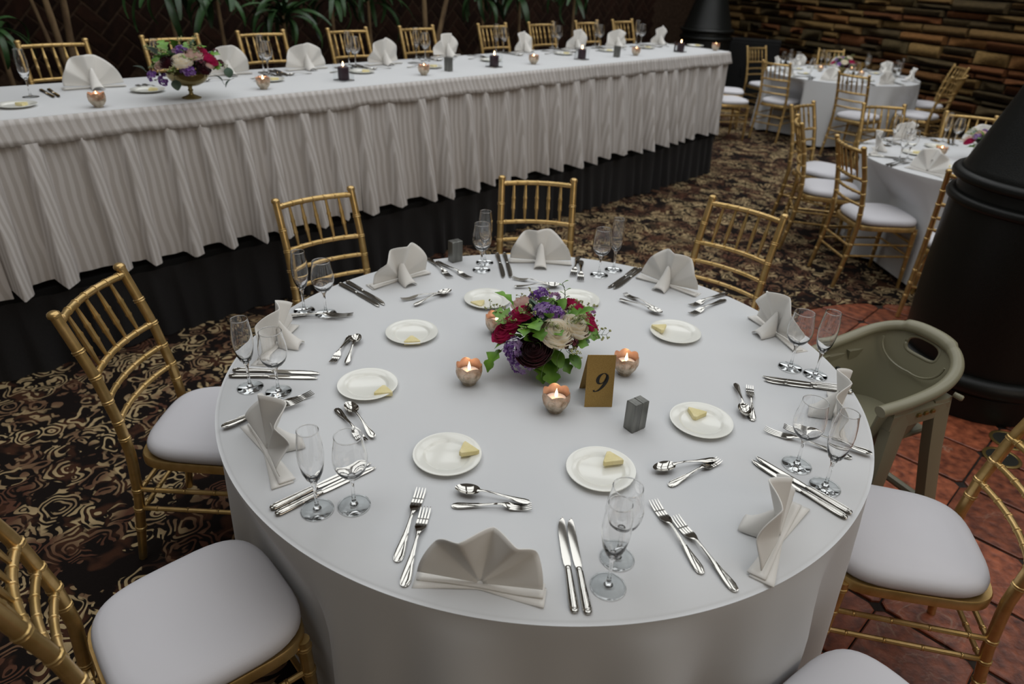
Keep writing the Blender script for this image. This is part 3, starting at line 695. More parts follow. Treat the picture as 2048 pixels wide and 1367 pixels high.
def napkin_proto(seed):
    def mk():
        rr = random.Random(seed); t = empty('folded_napkin', cat='napkin'); NP = rr.choice((3, 3.5, 4)); sh = rr.uniform(-.35, .35); ph = [rr.uniform(0, 6) for _ in range(6)]; lean = rr.uniform(-.05, .25)
        def fan(side):
            def f(a, b):
                phi = PI*(.015 + .97*a); w = (a + .05*math.sin(a*5+ph[0]))*NP + sh; fr = w-math.floor(w); tri = 1-abs(2*fr-1); tri = .6*tri + .4*tri*tri*(3-2*tri)
                r = .006 + (.132 + .007*math.sin(a*7+ph[1]) - .010*abs(math.cos(phi))**2)*b*(1-.02*tri)
                y = (tri-.5)*.042*b**1.05*(.35+.65*math.sin(phi)) + .010*math.sin(phi*2+ph[2])*b + lean*r*math.sin(phi)
                return (r*math.cos(phi)*.93, y, .010 + r*math.sin(phi)*1.0)
            return f
        q = MB(); q.grid(66, 12, fan(1)); o = q.build('pleated_fan', M['napkin'], t, True, None); solid(o, .0022)
        # flat folded band the fan grows from: two soft layers fanning apart at the ends
        q = MB()
        for k, (zz, sp) in enumerate(((.0022, .030), (.0068, .018))):
            def band(a, b, zz=zz, sp=sp):
                x = -.128+.256*a; e = abs(2*a-1); y = (b-.5)*(.018+sp*e) + .006*e*(1 if k else -1); return (x*(1-.03*k), y, zz + .003*e*(1-b)*math.sin(a*9+ph[3]))
            q.grid(24, 5, band)
        o = q.build('folded_band', M['napkin'], t, True, None); solid(o, .003)
        # tail folded down behind as a prop
        q = MB()
        def tail(a, b):
            th = PI*a; l = .062*b; hw = .016 + .018*b; return (hw*math.cos(th)*(1-.25*b), .014+l, .003 + (.072*(1-b)**1.3+.012)*math.sin(th))
        q.grid(13, 9, tail); o = q.build('tail', M['napkin'], t, True, None); solid(o, .0022); return t
    return Proto(mk)
NAP = [napkin_proto(s) for s in (1, 4, 9, 13, 22)]
def votive_mk():
    t = empty('votive_cup', cat='candle holder'); n = 6
    def md(r, z, a, k):
        s = abs(math.cos(a*n/2)); up = max(0, (z-.036)/.026); return r*(1+.03*(s-.5)*min(1, z/.02)*(.4+up)), z + .008*up*(s-.6)
    PO = [(.0001, 0), (.019, 0), (.0205, .003), (.0192, .006), (.026, .012), (.0325, .022), (.0362, .034), (.0372, .046), (.0366, .057), (.0358, .062)]
    PI_ = [(.0358, .062), (.0352, .057), (.0358, .046), (.0348, .034), (.0312, .022), (.024, .013), (.0001, .010)]
    q = MB(); q.lathe(PO, 60, 0, mod=md); q.build('outer_shell', M['cup_out'], t, True, None)
    q = MB(); q.lathe(PI_, 60, 0, mod=md); q.build('copper_lining', M['cup_in'], t, True, None)
    q = MB()                                   # embossed loops round the shell
    for k in range(6):
        a0 = 2*PI*(k+.5)/6; pts = []
        for i in range(15):
            w = 2*PI*i/14; z = .036+.013*math.sin(w); a = a0+.30*math.cos(w); r = float(np.interp(z, [p[1] for p in PO], [p[0] for p in PO]))*(1+.03*(abs(math.cos(a*3))-.5)); pts.append((r*math.cos(a), r*math.sin(a), z))
        q.tube(pts, .0009, 4, caps=False)
    so = q.build('embossed_loops', M['cup_out'], t, True, None); so['kind'] = 'stuff'
    return t
votive = Proto(votive_mk)
def flame_parts(t, z):
    q = MB(); q.tube([(0, 0, z), (.0004, 0, z+.004), (.0010, .0004, z+.007)], .0006, 5); q.build('wick', M['wick'], t)
    q = MB(); q.lathe([(.0001, z+.0035), (.0030, z+.007), (.0044, z+.012), (.0038, z+.019), (.0018, z+.026), (.0001, z+.033)], 12); q.build('flame', M['flame'], t, True, None)
def tea_mk():
    t = empty('tea_candle', cat='candle'); q = MB(); q.lathe([(0, 0), (.0180, 0), (.0240, .008), (.0285, .019), (.0290, .024), (.0265, .0255), (.004, .0238), (0, .0238)], 24); q.build('wax_body', M['wax'], t); flame_parts(t, .0238); return t
tea = Proto(tea_mk)
def dark_mk():
    t = empty('dark_candle', cat='candle'); q = MB(); q.lathe([(0, 0), (.032, 0), (.033, .002), (.033, .068), (.030, .071), (0, .069)], 24); q.build('wax_body', M['darkwax'], t); flame_parts(t, .069); return t
darkc = Proto(dark_mk)
def cube_mk():
    t = empty('glass_candle_cube', cat='candle holder'); q = MB(); q.box((0, 0, .003), (.088, .088, .006), bev=.001); q.build('base', M['glass'], t, False)
    q = MB(); s = .044
    q.add([(sx*s, sy*s, z) for z in (.005, .088) for sx, sy in ((-1, -1), (1, -1), (1, 1), (-1, 1))], [(i, (i+1) % 4, (i+1) % 4+4, i+4) for i in range(4)]); q.build('walls', M['thin'], t, False); return t
cube = Proto(cube_mk)
def shaker_mk():
    q = MB(); q.box((0, 0, .043), (.0335, .0235, .086), bev=.0016)
    o = tag(q.build('steel_shaker', M['steel'], None, True, 25), None, 'shaker'); q = MB()
    for k in range(3): q.lathe([(.0001, .0862), (.0009, .0862)], 6, o=((k-1)*.004, .003, 0))
    q.build('holes', M['ink'], o); return o
shaker = Proto(shaker_mk)
def light(p, w, col=(1, .76, .56), r=.004):
    l = bpy.data.lights.new('candle_glow', 'POINT'); l.energy = w; l.color = col; l.shadow_soft_size = r; o = bpy.data.objects.new('candle_glow', l); o.location = p; COL.objects.link(o)
def lit_votive(p, where, g, w=.02, rz=0):
    votive(p, rz, 'scalloped copper-lined votive cup '+where, 'votive cups '+g)
    tea((p[0], p[1], p[2]+.0145), rz, 'lit candle in the votive cup '+where, 'lit candles '+g)
    light((p[0], p[1], p[2]+.058), w)
def dark_candle(p, where, g, rz=0):
    cube(p, rz, 'square glass holder of the dark candle '+where, 'square glass holders '+g); darkc((p[0], p[1], p[2]+.0065), rz, 'lit dark purple candle in a glass cube '+where, 'dark candles '+g)
def shaker_pair(c, a, where, g):
    e = Vector((math.cos(a), math.sin(a), 0)); f = Vector((-e.y, e.x, 0))
    shaker(c - f*.012, a, 'steel salt cube, front half of the pair '+where, g); shaker(c + f*.012, a, 'steel pepper cube, rear half of the pair '+where, g)

# ------------------------------------------------------------------ the near table is laid; w names each setting by what it lies by
SET = dict(A='on the near edge facing the number card', B='beside the chair on the red tiles', C='between the tile-side chair and the high chair', D='directly in front of the high chair',
           E='before the rear chair on the stove side', F='before the chair behind the flowers', G='before the chair close to the stage skirt', H='before the lone chair on the carpet', I='before the chair cropped by the corner')
nap = dict(A=((960, 1172), 0), B=((1556, 1080), 1), C=((1672, 836), 2), D=((1550, 668), 3), E=((1334, 572), 4), F=((1080, 525), 0), G=((800, 560), 1), H=((555, 690), 2), I=((536, 905), 3))
NG = 'fan-folded napkins on the near table'
for k, (p, v) in nap.items():
    P = at(*p, .76); d = -P; nq = NAP[v]((P.x, P.y, .7605), face(P, (d.x, d.y)) + {'B': .35, 'A': .02, 'C': -.1}.get(k, 0), 'white fan-folded napkin '+SET[k], NG); nq.scale = ((1.08, 1.05, 1) if k in 'BI' else (1, 1, 1))
GLS = dict(A=((1216, 1172), (1234, 1116)), B=((1649.5, 974), (1593, 930)), C=((1630, 750), (1580, 735)), E=((1227, 540), (1198, 550)), F=((969.5, 525), (963, 540)), G=((608.7, 621), (652, 627)), H=((501, 775), (557.5, 784)), I=((635, 1019.5), (708.8, 1010.5)))
gs = dict(SET); gs['C'] = 'by the knives in front of the high chair'
for k, (a, b) in GLS.items():
    flute(at(*a, .7605), R.random()*6, 'empty tall champagne flute '+gs[k], 'champagne flutes on the near table'); wine(at(*b, .7605), R.random()*6, 'empty round-bowled wine glass '+gs[k], 'wine glasses on the near table')
PL = [((894.6, 914), (935.5, 902.7), 2.4, SET['A']), ((1200.7, 943.6), (1222.6, 921.7), .25, SET['B']), ((1401, 846), (1393, 826), 2.75, SET['C']), ((1349.7, 668), (1319.5, 658.5), 3.3, SET['D']), ((1152, 603), None, 0, 'hidden mostly behind the flowers'),
      ((974.7, 602), (957, 606.5), 3.5, SET['F']), ((823.7, 669), (824, 680.5), .2, SET['G']), ((735.7, 774), (767, 782), .15, SET['H'])]
for a, b, rz, w in PL:
    plate(at(*a, .7605), 0, 'small white bread plate '+w, 'bread plates on the near table')
    if b: p = at(*b, .772); butter((p.x, p.y, .7655 if (p-at(*a, .772)).length < .05 else .7725), rz, 'yellow butter wedge on the bread plate '+w, 'butter wedges on the near table')
FK = dict(A=[((796.6, 1117.7), (841, 986)), ((807, 1177), (853, 1016))], B=[((1398, 1140), (1310, 1011)), ((1473, 1185), (1347, 1035))], C=[((1684, 911), (1544.4, 866)), ((1733.8, 911), (1571, 862.5))],
          E=[((1445, 590), (1389, 611)), ((1439, 605), (1392, 626))], F=[((1155.5, 517), (1146, 552)), ((1162, 528), (1161, 558))], G=[((860, 521), (897.6, 554)), ((883.7, 529.5), (929.6, 553))],
          H=[((592, 632), (690, 632)), ((584, 637), (674, 637))], I=[((480, 841), (617, 792)), ((441, 861), (612, 803))])
for k, (a, b) in FK.items():
    span(fork, *a, 'dinner fork, inner of the pair '+SET[k], 'dinner forks on the near table'); span(fork, *b, 'dinner fork, outer of the pair '+SET[k], 'dinner forks on the near table', dz=.008 if k in 'HIC' else .0005)
KN = dict(A=[((1149.5, 1228), (1120, 1037)), ((1176, 1230), (1137.5, 1040))], B=[((1691.6, 1038), (1502, 924)), ((1700.6, 1028), (1511, 917.5))], C=[((1700, 779), (1524, 756)), ((1706, 786), (1526, 763))],
          E=[((1272, 538), (1219, 577)), ((1281, 540), (1231, 578))], F=[((993.8, 507), (1008.5, 558)), ((1008.4, 507), (1023, 557))], G=[((679, 568), (761, 614)), ((693, 564), (772, 611))],
          H=[((465.8, 742), (641, 747.5)), ((458, 753.5), (637, 756.5))], I=[((540.6, 1020), (740, 926)), ((552, 1031), (749, 935))])
for k, (a, b) in KN.items():
    w = gs[k] if k != 'C' else SET['D']
    span(knife, *a, 'steel dinner knife, inner of the pair '+w, 'dinner knives on the near table', L=.25)
    span(knife, *b, 'steel dinner knife, outer of the pair '+w, 'dinner knives on the near table', L=.25)
DS = dict(A=(((1050, 1008), (918, 984)), ((906, 1013), (1061, 1017))), B=(((1417, 925), (1317.7, 943)), ((1329.5, 977), (1446, 919))), C=(((1473, 780), (1488, 829)), ((1505, 846), (1498, 772))), E=(((1246, 604), (1317, 629)), ((1326, 626), (1245.7, 588))),
          F=(((1039, 576), (1111, 575)), ((1099, 570), (1039, 560))), G=(((829, 613), (901.7, 585)), ((886.6, 587), (811, 600))), H=(((694, 730), (716, 675)), ((699.5, 676), (667, 725))), I=(((747, 878), (695, 812)), ((677.8, 825), (724, 880))))
for k, (a, b) in DS.items():
    w = SET[k] if k != 'C' else 'nearest the high chair'
    span(spoon, *a, 'dessert spoon laid crosswise '+w, 'dessert spoons on the near table', L=.175, dz=.006); span(dfork, *b, 'short dessert fork beside a spoon '+w, 'dessert forks on the near table', L=.178)
for p, w in (((938, 765), 'standing alone between the plates and the flowers'), ((1110, 820), 'standing next to the number card'), ((1248.7, 746), 'standing behind the number card'), ((993, 664), 'half hidden behind the flowers')):
    lit_votive(at(*p, .7605), w, 'on the near table', .038, R.random())
shaker_pair(Vector((.237, -.290, .7605)), .64+PI/2, 'beside the number card', 'steel salt and pepper cubes on the near table')
shaker_pair(Vector((-.338, .797, .7605)), -.9, 'at the far table edge by the glasses', 'steel salt and pepper cubes on the near table')
# number card: a folded tent of gold card with an italic nine
t = empty('number_card', (.150, -.201, .7605), .08, 'folded gold tent card with black italic number nine', 'table number')
q = MB(); hw, hh, dp = .0385, .150, .060
q.add([(-hw, 0, 0), (hw, 0, 0), (hw, .026, hh), (-hw, .026, hh)], [(0, 1, 2, 3)]); solid(q.build('front_panel', M['card'], t, False), .0008)
q = MB(); q.add([(-hw, .026, hh), (hw, .026, hh), (hw, .095, 0), (-hw, .095, 0)], [(0, 1, 2, 3)]); solid(q.build('back_panel', M['card'], t, False), .0008)
def ribbon(path, mb, plane):
    n = len(path); L = []
    for i, (x, y, w) in enumerate(path):
        x0, y0, _ = path[max(i-1, 0)]; x1, y1, _ = path[min(i+1, n-1)]; d = Vector((x1-x0, y1-y0)).normalized(); w = w*1.3; L.append((plane(x-d.y*w, y+d.x*w), plane(x+d.y*w, y-d.x*w)))
    mb.add([p for a in L for p in a], [(2*i, 2*i+1, 2*i+3, 2*i+2) for i in range(n-1)])
def smooth_path(c, n=12):
    o = []
    for i in range(len(c)-1):
        p0, p1, p2, p3 = c[max(i-1, 0)], c[i], c[i+1], c[min(i+2, len(c)-1)]
        for k in range(n):
            s = k/n; o.append(tuple(.5*((2*p1[j]) + (p2[j]-p0[j])*s + (2*p0[j]-5*p1[j]+4*p2[j]-p3[j])*s*s + (3*p1[j]-p0[j]-3*p2[j]+p3[j])*s**3) for j in range(3)))
    return o + [c[-1]]
def plane9(x, y):
    s = .0275; u = x*s + .003; v = .069 + y*s; return (u + (v-.069)*.16, .026*v/hh - .0012, v)
q = MB()
ribbon(smooth_path([(.46, .62, .03), (.30, .97, .05), (.02, 1.05, .03), (-.30, .80, .10), (-.42, .40, .13), (-.28, .06, .09), (.0, .0, .035), (.28, .22, .05), (.42, .58, .09)]), q, plane9)
ribbon(smooth_path([(.40, .95, .06), (.48, .60, .13), (.42, .15, .14), (.20, -.35, .11), (-.12, -.72, .06), (-.42, -.84, .035), (-.55, -.78, .07), (-.60, -.70, .06)]), q, plane9)
q.build('printed_nine', M['ink'], t, False)
# ------------------------------------------------------------------ flowers
def bloom(col, r, layers=8, seed=0, cup=.8):
    """round many-petalled bloom: rings of upright overlapping petals whose rims step down a dome; origin at its base, facing +Z"""
    rr = random.Random(seed); q = MB()
    for L in range(layers):
        f = (L+1)/layers; n = 3 + int(L*.6); rho = r*(.10+.90*f); h = r*cup*(1.25*math.sqrt(max(.05, 1-(.86*f)**2)) + .12)
        for k in range(n):
            a0 = 2*PI*(k+.37*L)/n + rr.uniform(-.2, .2); wd = 2*PI/n*.72; j = rr.uniform(.95, 1.05); jz = rr.uniform(-.06, .06)
            def pt(u, v, a0=a0, wd=wd, rho=rho, h=h, j=j, jz=jz, f=f):
                e = abs(2*u-1); a = a0 + (u-.5)*2*wd
                rad = rho*j*(.12 + .98*math.sin(v**.7*PI*.60) - .10*v*v*(1-f) + .08*f*v**4 + .035*math.sin(7*u+a0)*v) + .004*(u-.5); z = (h*(1+jz))*v*(1-.20*e**2.5*v)
                return (rad*math.cos(a), rad*math.sin(a), z)
            q.grid(6, 6, pt, L % 2)
    q.lathe([(.0001, .003), (r*.45, .002), (r*.72, r*.22), (r*.80, r*.5), (r*.55, r*.72), (.0001, r*.80)], 14)
    q.lathe([(r*.10, r*.9), (r*.09, r*1.06), (r*.05, r*1.12), (.0001, r*1.13)], 10, 2)
    return q.mesh('bloom', [M[col], M['cream_shade'] if col == 'cream' else M[col], M['seed'] if col in ('cream', 'blush') else M[col]], True, None)
def cluster(cols, r, n, seed, fr=.30):
    """stock flower: a head of small ruffled florets"""
    rr = random.Random(seed); q = MB()
    for k in range(n):
        d = Vector((rr.gauss(0, 1), rr.gauss(0, 1), abs(rr.gauss(0, 1))+.2)).normalized(); c = d*r*rr.uniform(.65, 1.0); x = d.orthogonal().normalized(); y = d.cross(x); ps = rr.uniform(.8, 1.2)*r*fr
        for i in range(5):
            a = 2*PI*i/5+rr.random(); e = x*math.cos(a)+y*math.sin(a); s = d.cross(e)
            vs = [c, c+(e*.55+s*.42)*ps+d*ps*.3, c+(e*1.05+s*.30)*ps+d*ps*rr.uniform(0, .5), c+(e*1.05-s*.30)*ps+d*ps*rr.uniform(0, .5), c+(e*.55-s*.42)*ps+d*ps*.3]
            q.add(vs, [(0, 1, 2), (0, 2, 3), (0, 3, 4)], rr.randrange(len(cols)))
    return q.mesh('stock', [M[c] for c in cols], False)
def leaf_mesh(L, w, lobed, col, seed):
    rr = random.Random(seed); q = MB(); n = 11; vs = []; bend = rr.uniform(.2, .6)
    for i in range(n):
        t = i/(n-1); hw = w*math.sin(PI*min(1, t*.93+.04))**.75*(1 + (.42*math.cos(t*16) if lobed else 0)); z = L*bend*t*(.5-t)
        vs += [(-hw, L*t, z+hw*.25), (0, L*t, z), (hw, L*t, z+hw*.25)]
    q.add(vs, [(3*i+k, 3*i+k+1, 3*i+k+4, 3*i+k+3) for i in range(n-1) for k in (0, 1)])
    q.tube([(0, -L*.35, -.004), (0, 0, 0)], .0009, 4); return q.mesh('leaf', M[col], True, None)
def sprig_mesh(L, seed, col='seed', br=.0028):
    rr = random.Random(seed); q = MB(); main = [Vector((0.12*L*math.sin(t*2.2), L*t, .12*L*t*(1-t)*2)) for t in [k/6 for k in range(7)]]; q.tube(main, .0008, 4, 1)
    for k in range(2, 7):
        for s in (-1, 1):
            p = main[k]; e = p + Vector((s*rr.uniform(.10, .22)*L, rr.uniform(.05, .2)*L, rr.uniform(-.05, .12)*L)); q.tube([p, e], .0006, 4, 1)
            for j in range(4):
                c = e + Vector((rr.uniform(-1, 1), rr.uniform(-1, 1), rr.uniform(-1, 1)))*.045*L; r = br*rr.uniform(.7, 1.2)
                q.lathe([(.0001, -r), (r*.8, -r*.5), (r, 0), (r*.7, r*.6), (.0001, r)], 5, 0, o=c)
    return q.mesh('seed_sprig', [M[col], M['stem']], True, None)
LEAF = {(k, l, c): leaf_mesh(.052 if not l else .06, .017 if not l else .02, l, c, i) for i, (k, l, c) in enumerate(((0, True, 'green'), (1, False, 'green'), (2, True, 'green'), (3, False, 'grey_green')))}
EUC = leaf_mesh(.04, .019, False, 'grey_green', 9)
SPR = [sprig_mesh(.075, k) for k in range(3)]
CREAM = [bloom('cream', .046, 10, k) for k in (1, 2)]; BLUSH = bloom('blush', .042, 8, 5); MAG = [bloom('magenta', .034, 7, k, .75) for k in (3, 4)]; BURG = bloom('burg', .046, 9, 7, .7)
LIL = [cluster(('lilac', 'lilac', 'violet'), .026, 34, k) for k in (1, 2)]; VIO = cluster(('violet', 'violet', 'lilac'), .026, 32, 3); PNK = cluster(('pinkish', 'lilac'), .020, 22, 4); RED = cluster(('mauve', 'burg'), .022, 24, 5)
def stick(o, p, d, spin=0, sc=1.):
    d = Vector(d).normalized(); o.location = p; o.rotation_euler = (d.to_track_quat('Z', 'Y') @ Matrix.Rotation(spin, 3, 'Z').to_quaternion()).to_euler(); o.scale = (sc,)*3
def stick_leaf(o, p, d, spin=0, sc=1.):
    d = Vector(d).normalized(); o.location = p; o.rotation_euler = (d.to_track_quat('Y', 'Z') @ Matrix.Rotation(spin, 3, 'Y').to_quaternion()).to_euler(); o.scale = (sc,)*3
def arrangement(c, label, blooms, leaves, sprigs, rad, seed, px=True, z_core=.0):
    """blooms: (kind, pixel x, pixel y, scale) set where the pixel's view ray meets the dome, or (kind, azimuth, elevation, scale)"""
    rr = random.Random(seed); t = empty('flower_arrangement', c, 0, label, 'flowers', 'flower arrangements'); C_ = Vector(c); rx, rz = rad
    q = MB(); q.lathe([(.0001, -.02), (.03, -.02), (.045, 0), (rx*.66, rz*.22), (rx*.60, rz*.5), (rx*.3, rz*.72), (.0001, rz*.76)], 16, mod=lambda r, z, a, k: (r*(1+.1*math.sin(5*a+k)), z)); q.build('foliage_core', M['leaf'], t, True, None)
    kinds = dict(cream=CREAM, blush=[BLUSH], magenta=MAG, burgundy=[BURG], lilac=LIL, violet=[VIO], pink=[PNK], red=[RED])
    nm = dict(cream='cream_ranunculus', blush='blush_ranunculus', magenta='magenta_rose', burgundy='burgundy_dahlia', lilac='lilac_stock', violet='violet_stock', pink='pink_sweet_pea', red='dusty_red_flower')
    def place(a, b):
        if px:
            d = np.array(_fw + (a-W/2)/F*RT - (b-H/2)/F*UP); o = np.array([(CAM[0]-C_.x)/rx, (CAM[1]-C_.y)/rx, (CAM[2]-C_.z)/rz]); e = d/np.array([rx, rx, rz])
            A, B, D = e@e, 2*o@e, o@o-1; disc = B*B-4*A*D; s = (-B-math.sqrt(disc))/(2*A) if disc > 0 else -B/(2*A); p = Vector(CAM + d*s) - C_
        else: p = Vector((rx*math.cos(a)*math.cos(b), rx*math.sin(a)*math.cos(b), rz*math.sin(b)))
        return p
    for kind, a, b, sc in blooms:
        p = place(a, b); n = Vector((p.x/rx**2, p.y/rx**2, p.z/rz**2 + 8)).normalized(); ms = kinds[kind]; o = obj(nm[kind], rr.choice(ms), t); dep = .034 if kind in ('cream', 'blush', 'burgundy') else .024 if kind == 'magenta' else .012
        stick(o, p - n*dep*sc, n, rr.uniform(0, 6), sc)
    lk_ = list(LEAF.values())
    for k in range(leaves):
        a = rr.uniform(0, 2*PI); e = math.asin(rr.uniform(-.1, .95)); p = Vector((rx*math.cos(a)*math.cos(e), rx*math.sin(a)*math.cos(e), rz*math.sin(e)))*rr.uniform(.72, .93)
        o = obj('leaf', rr.choice(lk_), t); d = Vector((p.x+rr.uniform(-.05, .05), p.y+rr.uniform(-.05, .05), p.z*.4+rr.uniform(0, .06))); d.z = max(d.z, .0); stick_leaf(o, p*.9, d, rr.uniform(-.8, .8), rr.uniform(.7, 1.15))
    for k in range(sprigs):
        a = rr.uniform(0, 2*PI); e = rr.uniform(-.1, 1.1); p = Vector((rx*math.cos(a)*math.cos(e), rx*math.sin(a)*math.cos(e), rz*math.sin(e))); o = obj('seed_sprig', rr.choice(SPR), t); stick_leaf(o, p*.78, p+Vector((0, 0, .01)), rr.uniform(-1, 1), rr.uniform(.7, 1.1))
    return t
# vase and arrangement on the near table
VC = at(1084, 727, .76); VC.z = .7605
def mk_vase():
    q = MB(); q.lathe([(.0001, 0), (.030, 0), (.034, .004), (.034, .010), (.030, .018), (.034, .030), (.042, .045), (.050, .065), (.054, .085), (.051, .085), (.046, .066), (.036, .045), (.0001, .03)], 40); return tag(q.build('flower_vase', M['vase'], None, True, 50), None, 'vase')
vase = Proto(mk_vase)
vase(VC, 0, 'low smoked gold glass vase under the flowers on the near table', 'vases')
BL = [('cream', 1113, 660, 1.02), ('cream', 1150, 648, .93), ('blush', 1046, 600, .85), ('magenta', 1042, 622, 1.0), ('magenta', 1006, 660, 1.1), ('magenta', 1021, 640, .9), ('magenta', 1147, 606, 1.0), ('magenta', 1172, 630, 1.0), ('magenta', 1182, 646, .85),
      ('lilac', 1088, 618, 1.25), ('lilac', 1112, 620, 1.0), ('lilac', 1029, 695, 1.4), ('lilac', 1041, 722, 1.5), ('violet', 1080, 584, 1.0), ('violet', 1070, 590, .8), ('pink', 1110, 590, 1.0), ('pink', 1026, 628, .9), ('burgundy', 1068, 695, 1.05), ('red', 1142, 684, 1.2), ('red', 1124, 606, 1.1),
      ('burgundy', 1064, 611, .5), ('red', 990, 665, .7), ('red', 1168, 668, .8), ('red', 1022, 708, .7), ('pink', 1186, 622, .6)]
ar = arrangement((VC.x, VC.y, VC.z+.105), 'low bouquet of cream ranunculus, magenta roses and lilac stock on the near table', BL, 46, 20, (.130, .092), 4)
for (a, b), (dx, dy, dz), k, sc in (((1062, 655), (-.3, -.9, .4), 0, 1.2), ((1058, 648), (.3, -.9, .5), 0, 1.2), ((1075, 660), (.1, -.9, .3), 2, 1.1), ((1026, 610), (-.6, .2, .6), 0, 1.0), ((1002, 700), (-.4, -.4, -.8), 2, 1.2), ((1098, 720), (.1, -.7, -.6), 0, 1.3), ((1108, 700), (.3, -.8, -.4), 1, 1.2), ((1140, 708), (.4, -.5, -.7), 1, 1.0),
                                ((1156, 628), (.6, -.3, .5), 1, 1.0), ((1100, 636), (-.2, -.6, .7), 1, .9), ((1085, 730), (0, -.8, -.5), 2, 1.0), ((1120, 715), (.5, -.7, -.5), 0, .9)):
    d = np.array(_fw + (a-W/2)/F*RT - (b-H/2)/F*UP); s = (ar.location.y-.075-CAM[1])/d[1]; p = Vector(CAM+d*s)-ar.location
    p.z = max(p.z, -.062); stick_leaf(obj('leaf', list(LEAF.values())[k], ar), p, (dx, dy, max(dz, -.3)), .2, sc)
q = MB(); rr = random.Random(3)
for k in range(4):                              # curling tendrils
    a = -1.9+.45*k; p = [Vector((.10*math.cos(a)+.02*math.sin(3*t_+k), .12*math.sin(a)-.03*t_, .02+.05*t_-.10*t_*t_+.008*math.sin(7*t_))) for t_ in [i/10 for i in range(13)]]; q.tube(p, .0009, 4); q.build('tendril', M['stem'], ar); q = MB()
p = [Vector((.045+.012*math.sin(3*t_), .06, .06+.075*t_)) for t_ in [i/6 for i in range(7)]]; q.tube(p, .001, 4); q.build('twig', M['stem'], ar)
for k in range(5): o = obj('leaf', LEAF[(1, False, 'green')], ar); stick_leaf(o, p[2+k], (.5*(-1)**k, -.3, .6), 0, .45)
# pedestal bowl on the head table
PB = at(384, 196, HT_Z); PB.z = HT_Z+.0008
q = MB(); q.lathe([(.0001, 0), (.045, 0), (.046, .004), (.030, .010), (.012, .018), (.009, .030), (.013, .038), (.009, .046), (.012, .056), (.045, .062), (.078, .078), (.098, .105), (.100, .122), (.096, .122), (.092, .106), (.072, .082), (.0001, .068)], 40)
tag(q.build('pedestal_bowl', M['vase'], None, True, 50, loc=PB), 'footed smoked gold bowl holding flowers on the head table', 'bowl', 'vases')
HB = [('cream', 362, 118, 1.0), ('blush', 386, 104, 1.0), ('violet', 362, 98, 1.1), ('pink', 350, 100, .9), ('violet', 374, 138, 1.25), ('lilac', 380, 142, .9), ('magenta', 416, 112, 1.0), ('magenta', 424, 120, .9), ('blush', 321, 126, .7), ('blush', 419, 128, .5), ('red', 400, 124, 1.2), ('burgundy', 335, 120, .9), ('red', 305, 106, .8), ('red', 430, 101, .8), ('red', 440, 124, 1.0),
      ('violet', 303, 150, 1.1), ('violet', 325, 158, 1.1), ('red', 306, 135, .9), ('pink', 396, 119, .7), ('magenta', 401, 98, .8), ('burgundy', 408, 135, .7)]
ha = arrangement((PB.x, PB.y, PB.z+.150), 'loose bouquet with cream ranunculus and purple stock in the footed bowl', HB, 44, 16, (.165, .105), 8)
for (a, b) in ((289, 140), (312, 108), (455, 135), (445, 163), (462, 159), (342, 135), (396, 140), (350, 160)):
    n = np.array(EN); d = np.array(_fw + (a-W/2)/F*RT - (b-H/2)/F*UP); s = (PB.dot(EN)-.06 - CAM@n)/(d@n); p = Vector(CAM+d*s)-ha.location
    stick_leaf(obj('eucalyptus_leaf', EUC, ha), p, (rr.uniform(-.5, .5), -.2, rr.uniform(-.6, .9)), .2, 1.2)
# ------------------------------------------------------------------ high chair: moulded tub on splayed legs, its back away from the table
hc = empty('high_chair', (1.142, .226, 0), face((0, 0), (-.90, -.43)), 'olive grey plastic high chair with handle hole in its back', 'high chair')
def rimpath():
    P = [(-.175, .20, .665), (-.182, .08, .675), (-.180, -.05, .695), (-.160, -.135, .725), (-.115, -.185, .752), (-.06, -.205, .765), (0, -.21, .768), (.06, -.205, .765), (.115, -.185, .752), (.160, -.135, .725), (.180, -.05, .695), (.182, .08, .675), (.175, .20, .665)]
    return [Vector(p[:3]) for p in smooth_path(P, 6)]
def smooth3(P, n=6): return rimpath()
rp = rimpath(); NR = len(rp)
q = MB(); q.tube([p + Vector((0, 0, .004 if abs(i-(NR-1)/2) < 9 else 0)) for i, p in enumerate(rp)], [.024 if abs(i-(NR-1)/2) < 9 else .0205 for i in range(NR)], 12, flat=.85); q.build('rim', M['hc'], hc)
def wall(a, b):
    f = a*(NR-1); i = min(int(f), NR-2); p = rp[i].lerp(rp[i+1], f-i); k = 1-.28*b; return (p.x*k, p.y*k+.01*b, p.z + (.47-p.z)*b)
def hole(i, j):
    x = (i+.5)/120-.5; y = (j+.5)/56; return (abs(x)/.088)**3 + (abs(y-.175)/.10)**3 < 1
q = MB(); q.grid(121, 57, wall, skip=hole); o = q.build('tub_shell', M['hc'], hc, True, None); solid(o, .009)
q = MB(); hl = []
for k in range(37):
    a = 2*PI*k/36; c_, s_ = math.cos(a), math.sin(a); hl.append(Vector(wall(.5+.091*math.copysign(abs(c_)**.667, c_), .175+.104*math.copysign(abs(s_)**.667, s_))))
q.tube(hl, .0068, 7); q.build('handle_lip', M['hc'], hc, True, None)
q = MB(); q.box((0, 0, .475), (.27, .31, .02), bev=.005); q.build('seat', M['hc'], hc, True, 30)
q = MB(); P = []
for k in range(21):
    a = PI*k/20; P.append((.118*math.cos(a), -.170+.0*math.sin(a), .715-.085*math.sin(a)))
q.tube([(x, -.193+abs(x)*.25+(.76-z)*.16+.012, z) for x, y, z in P], .004, 6); q.build('grip_moulding', M['hc'], hc)
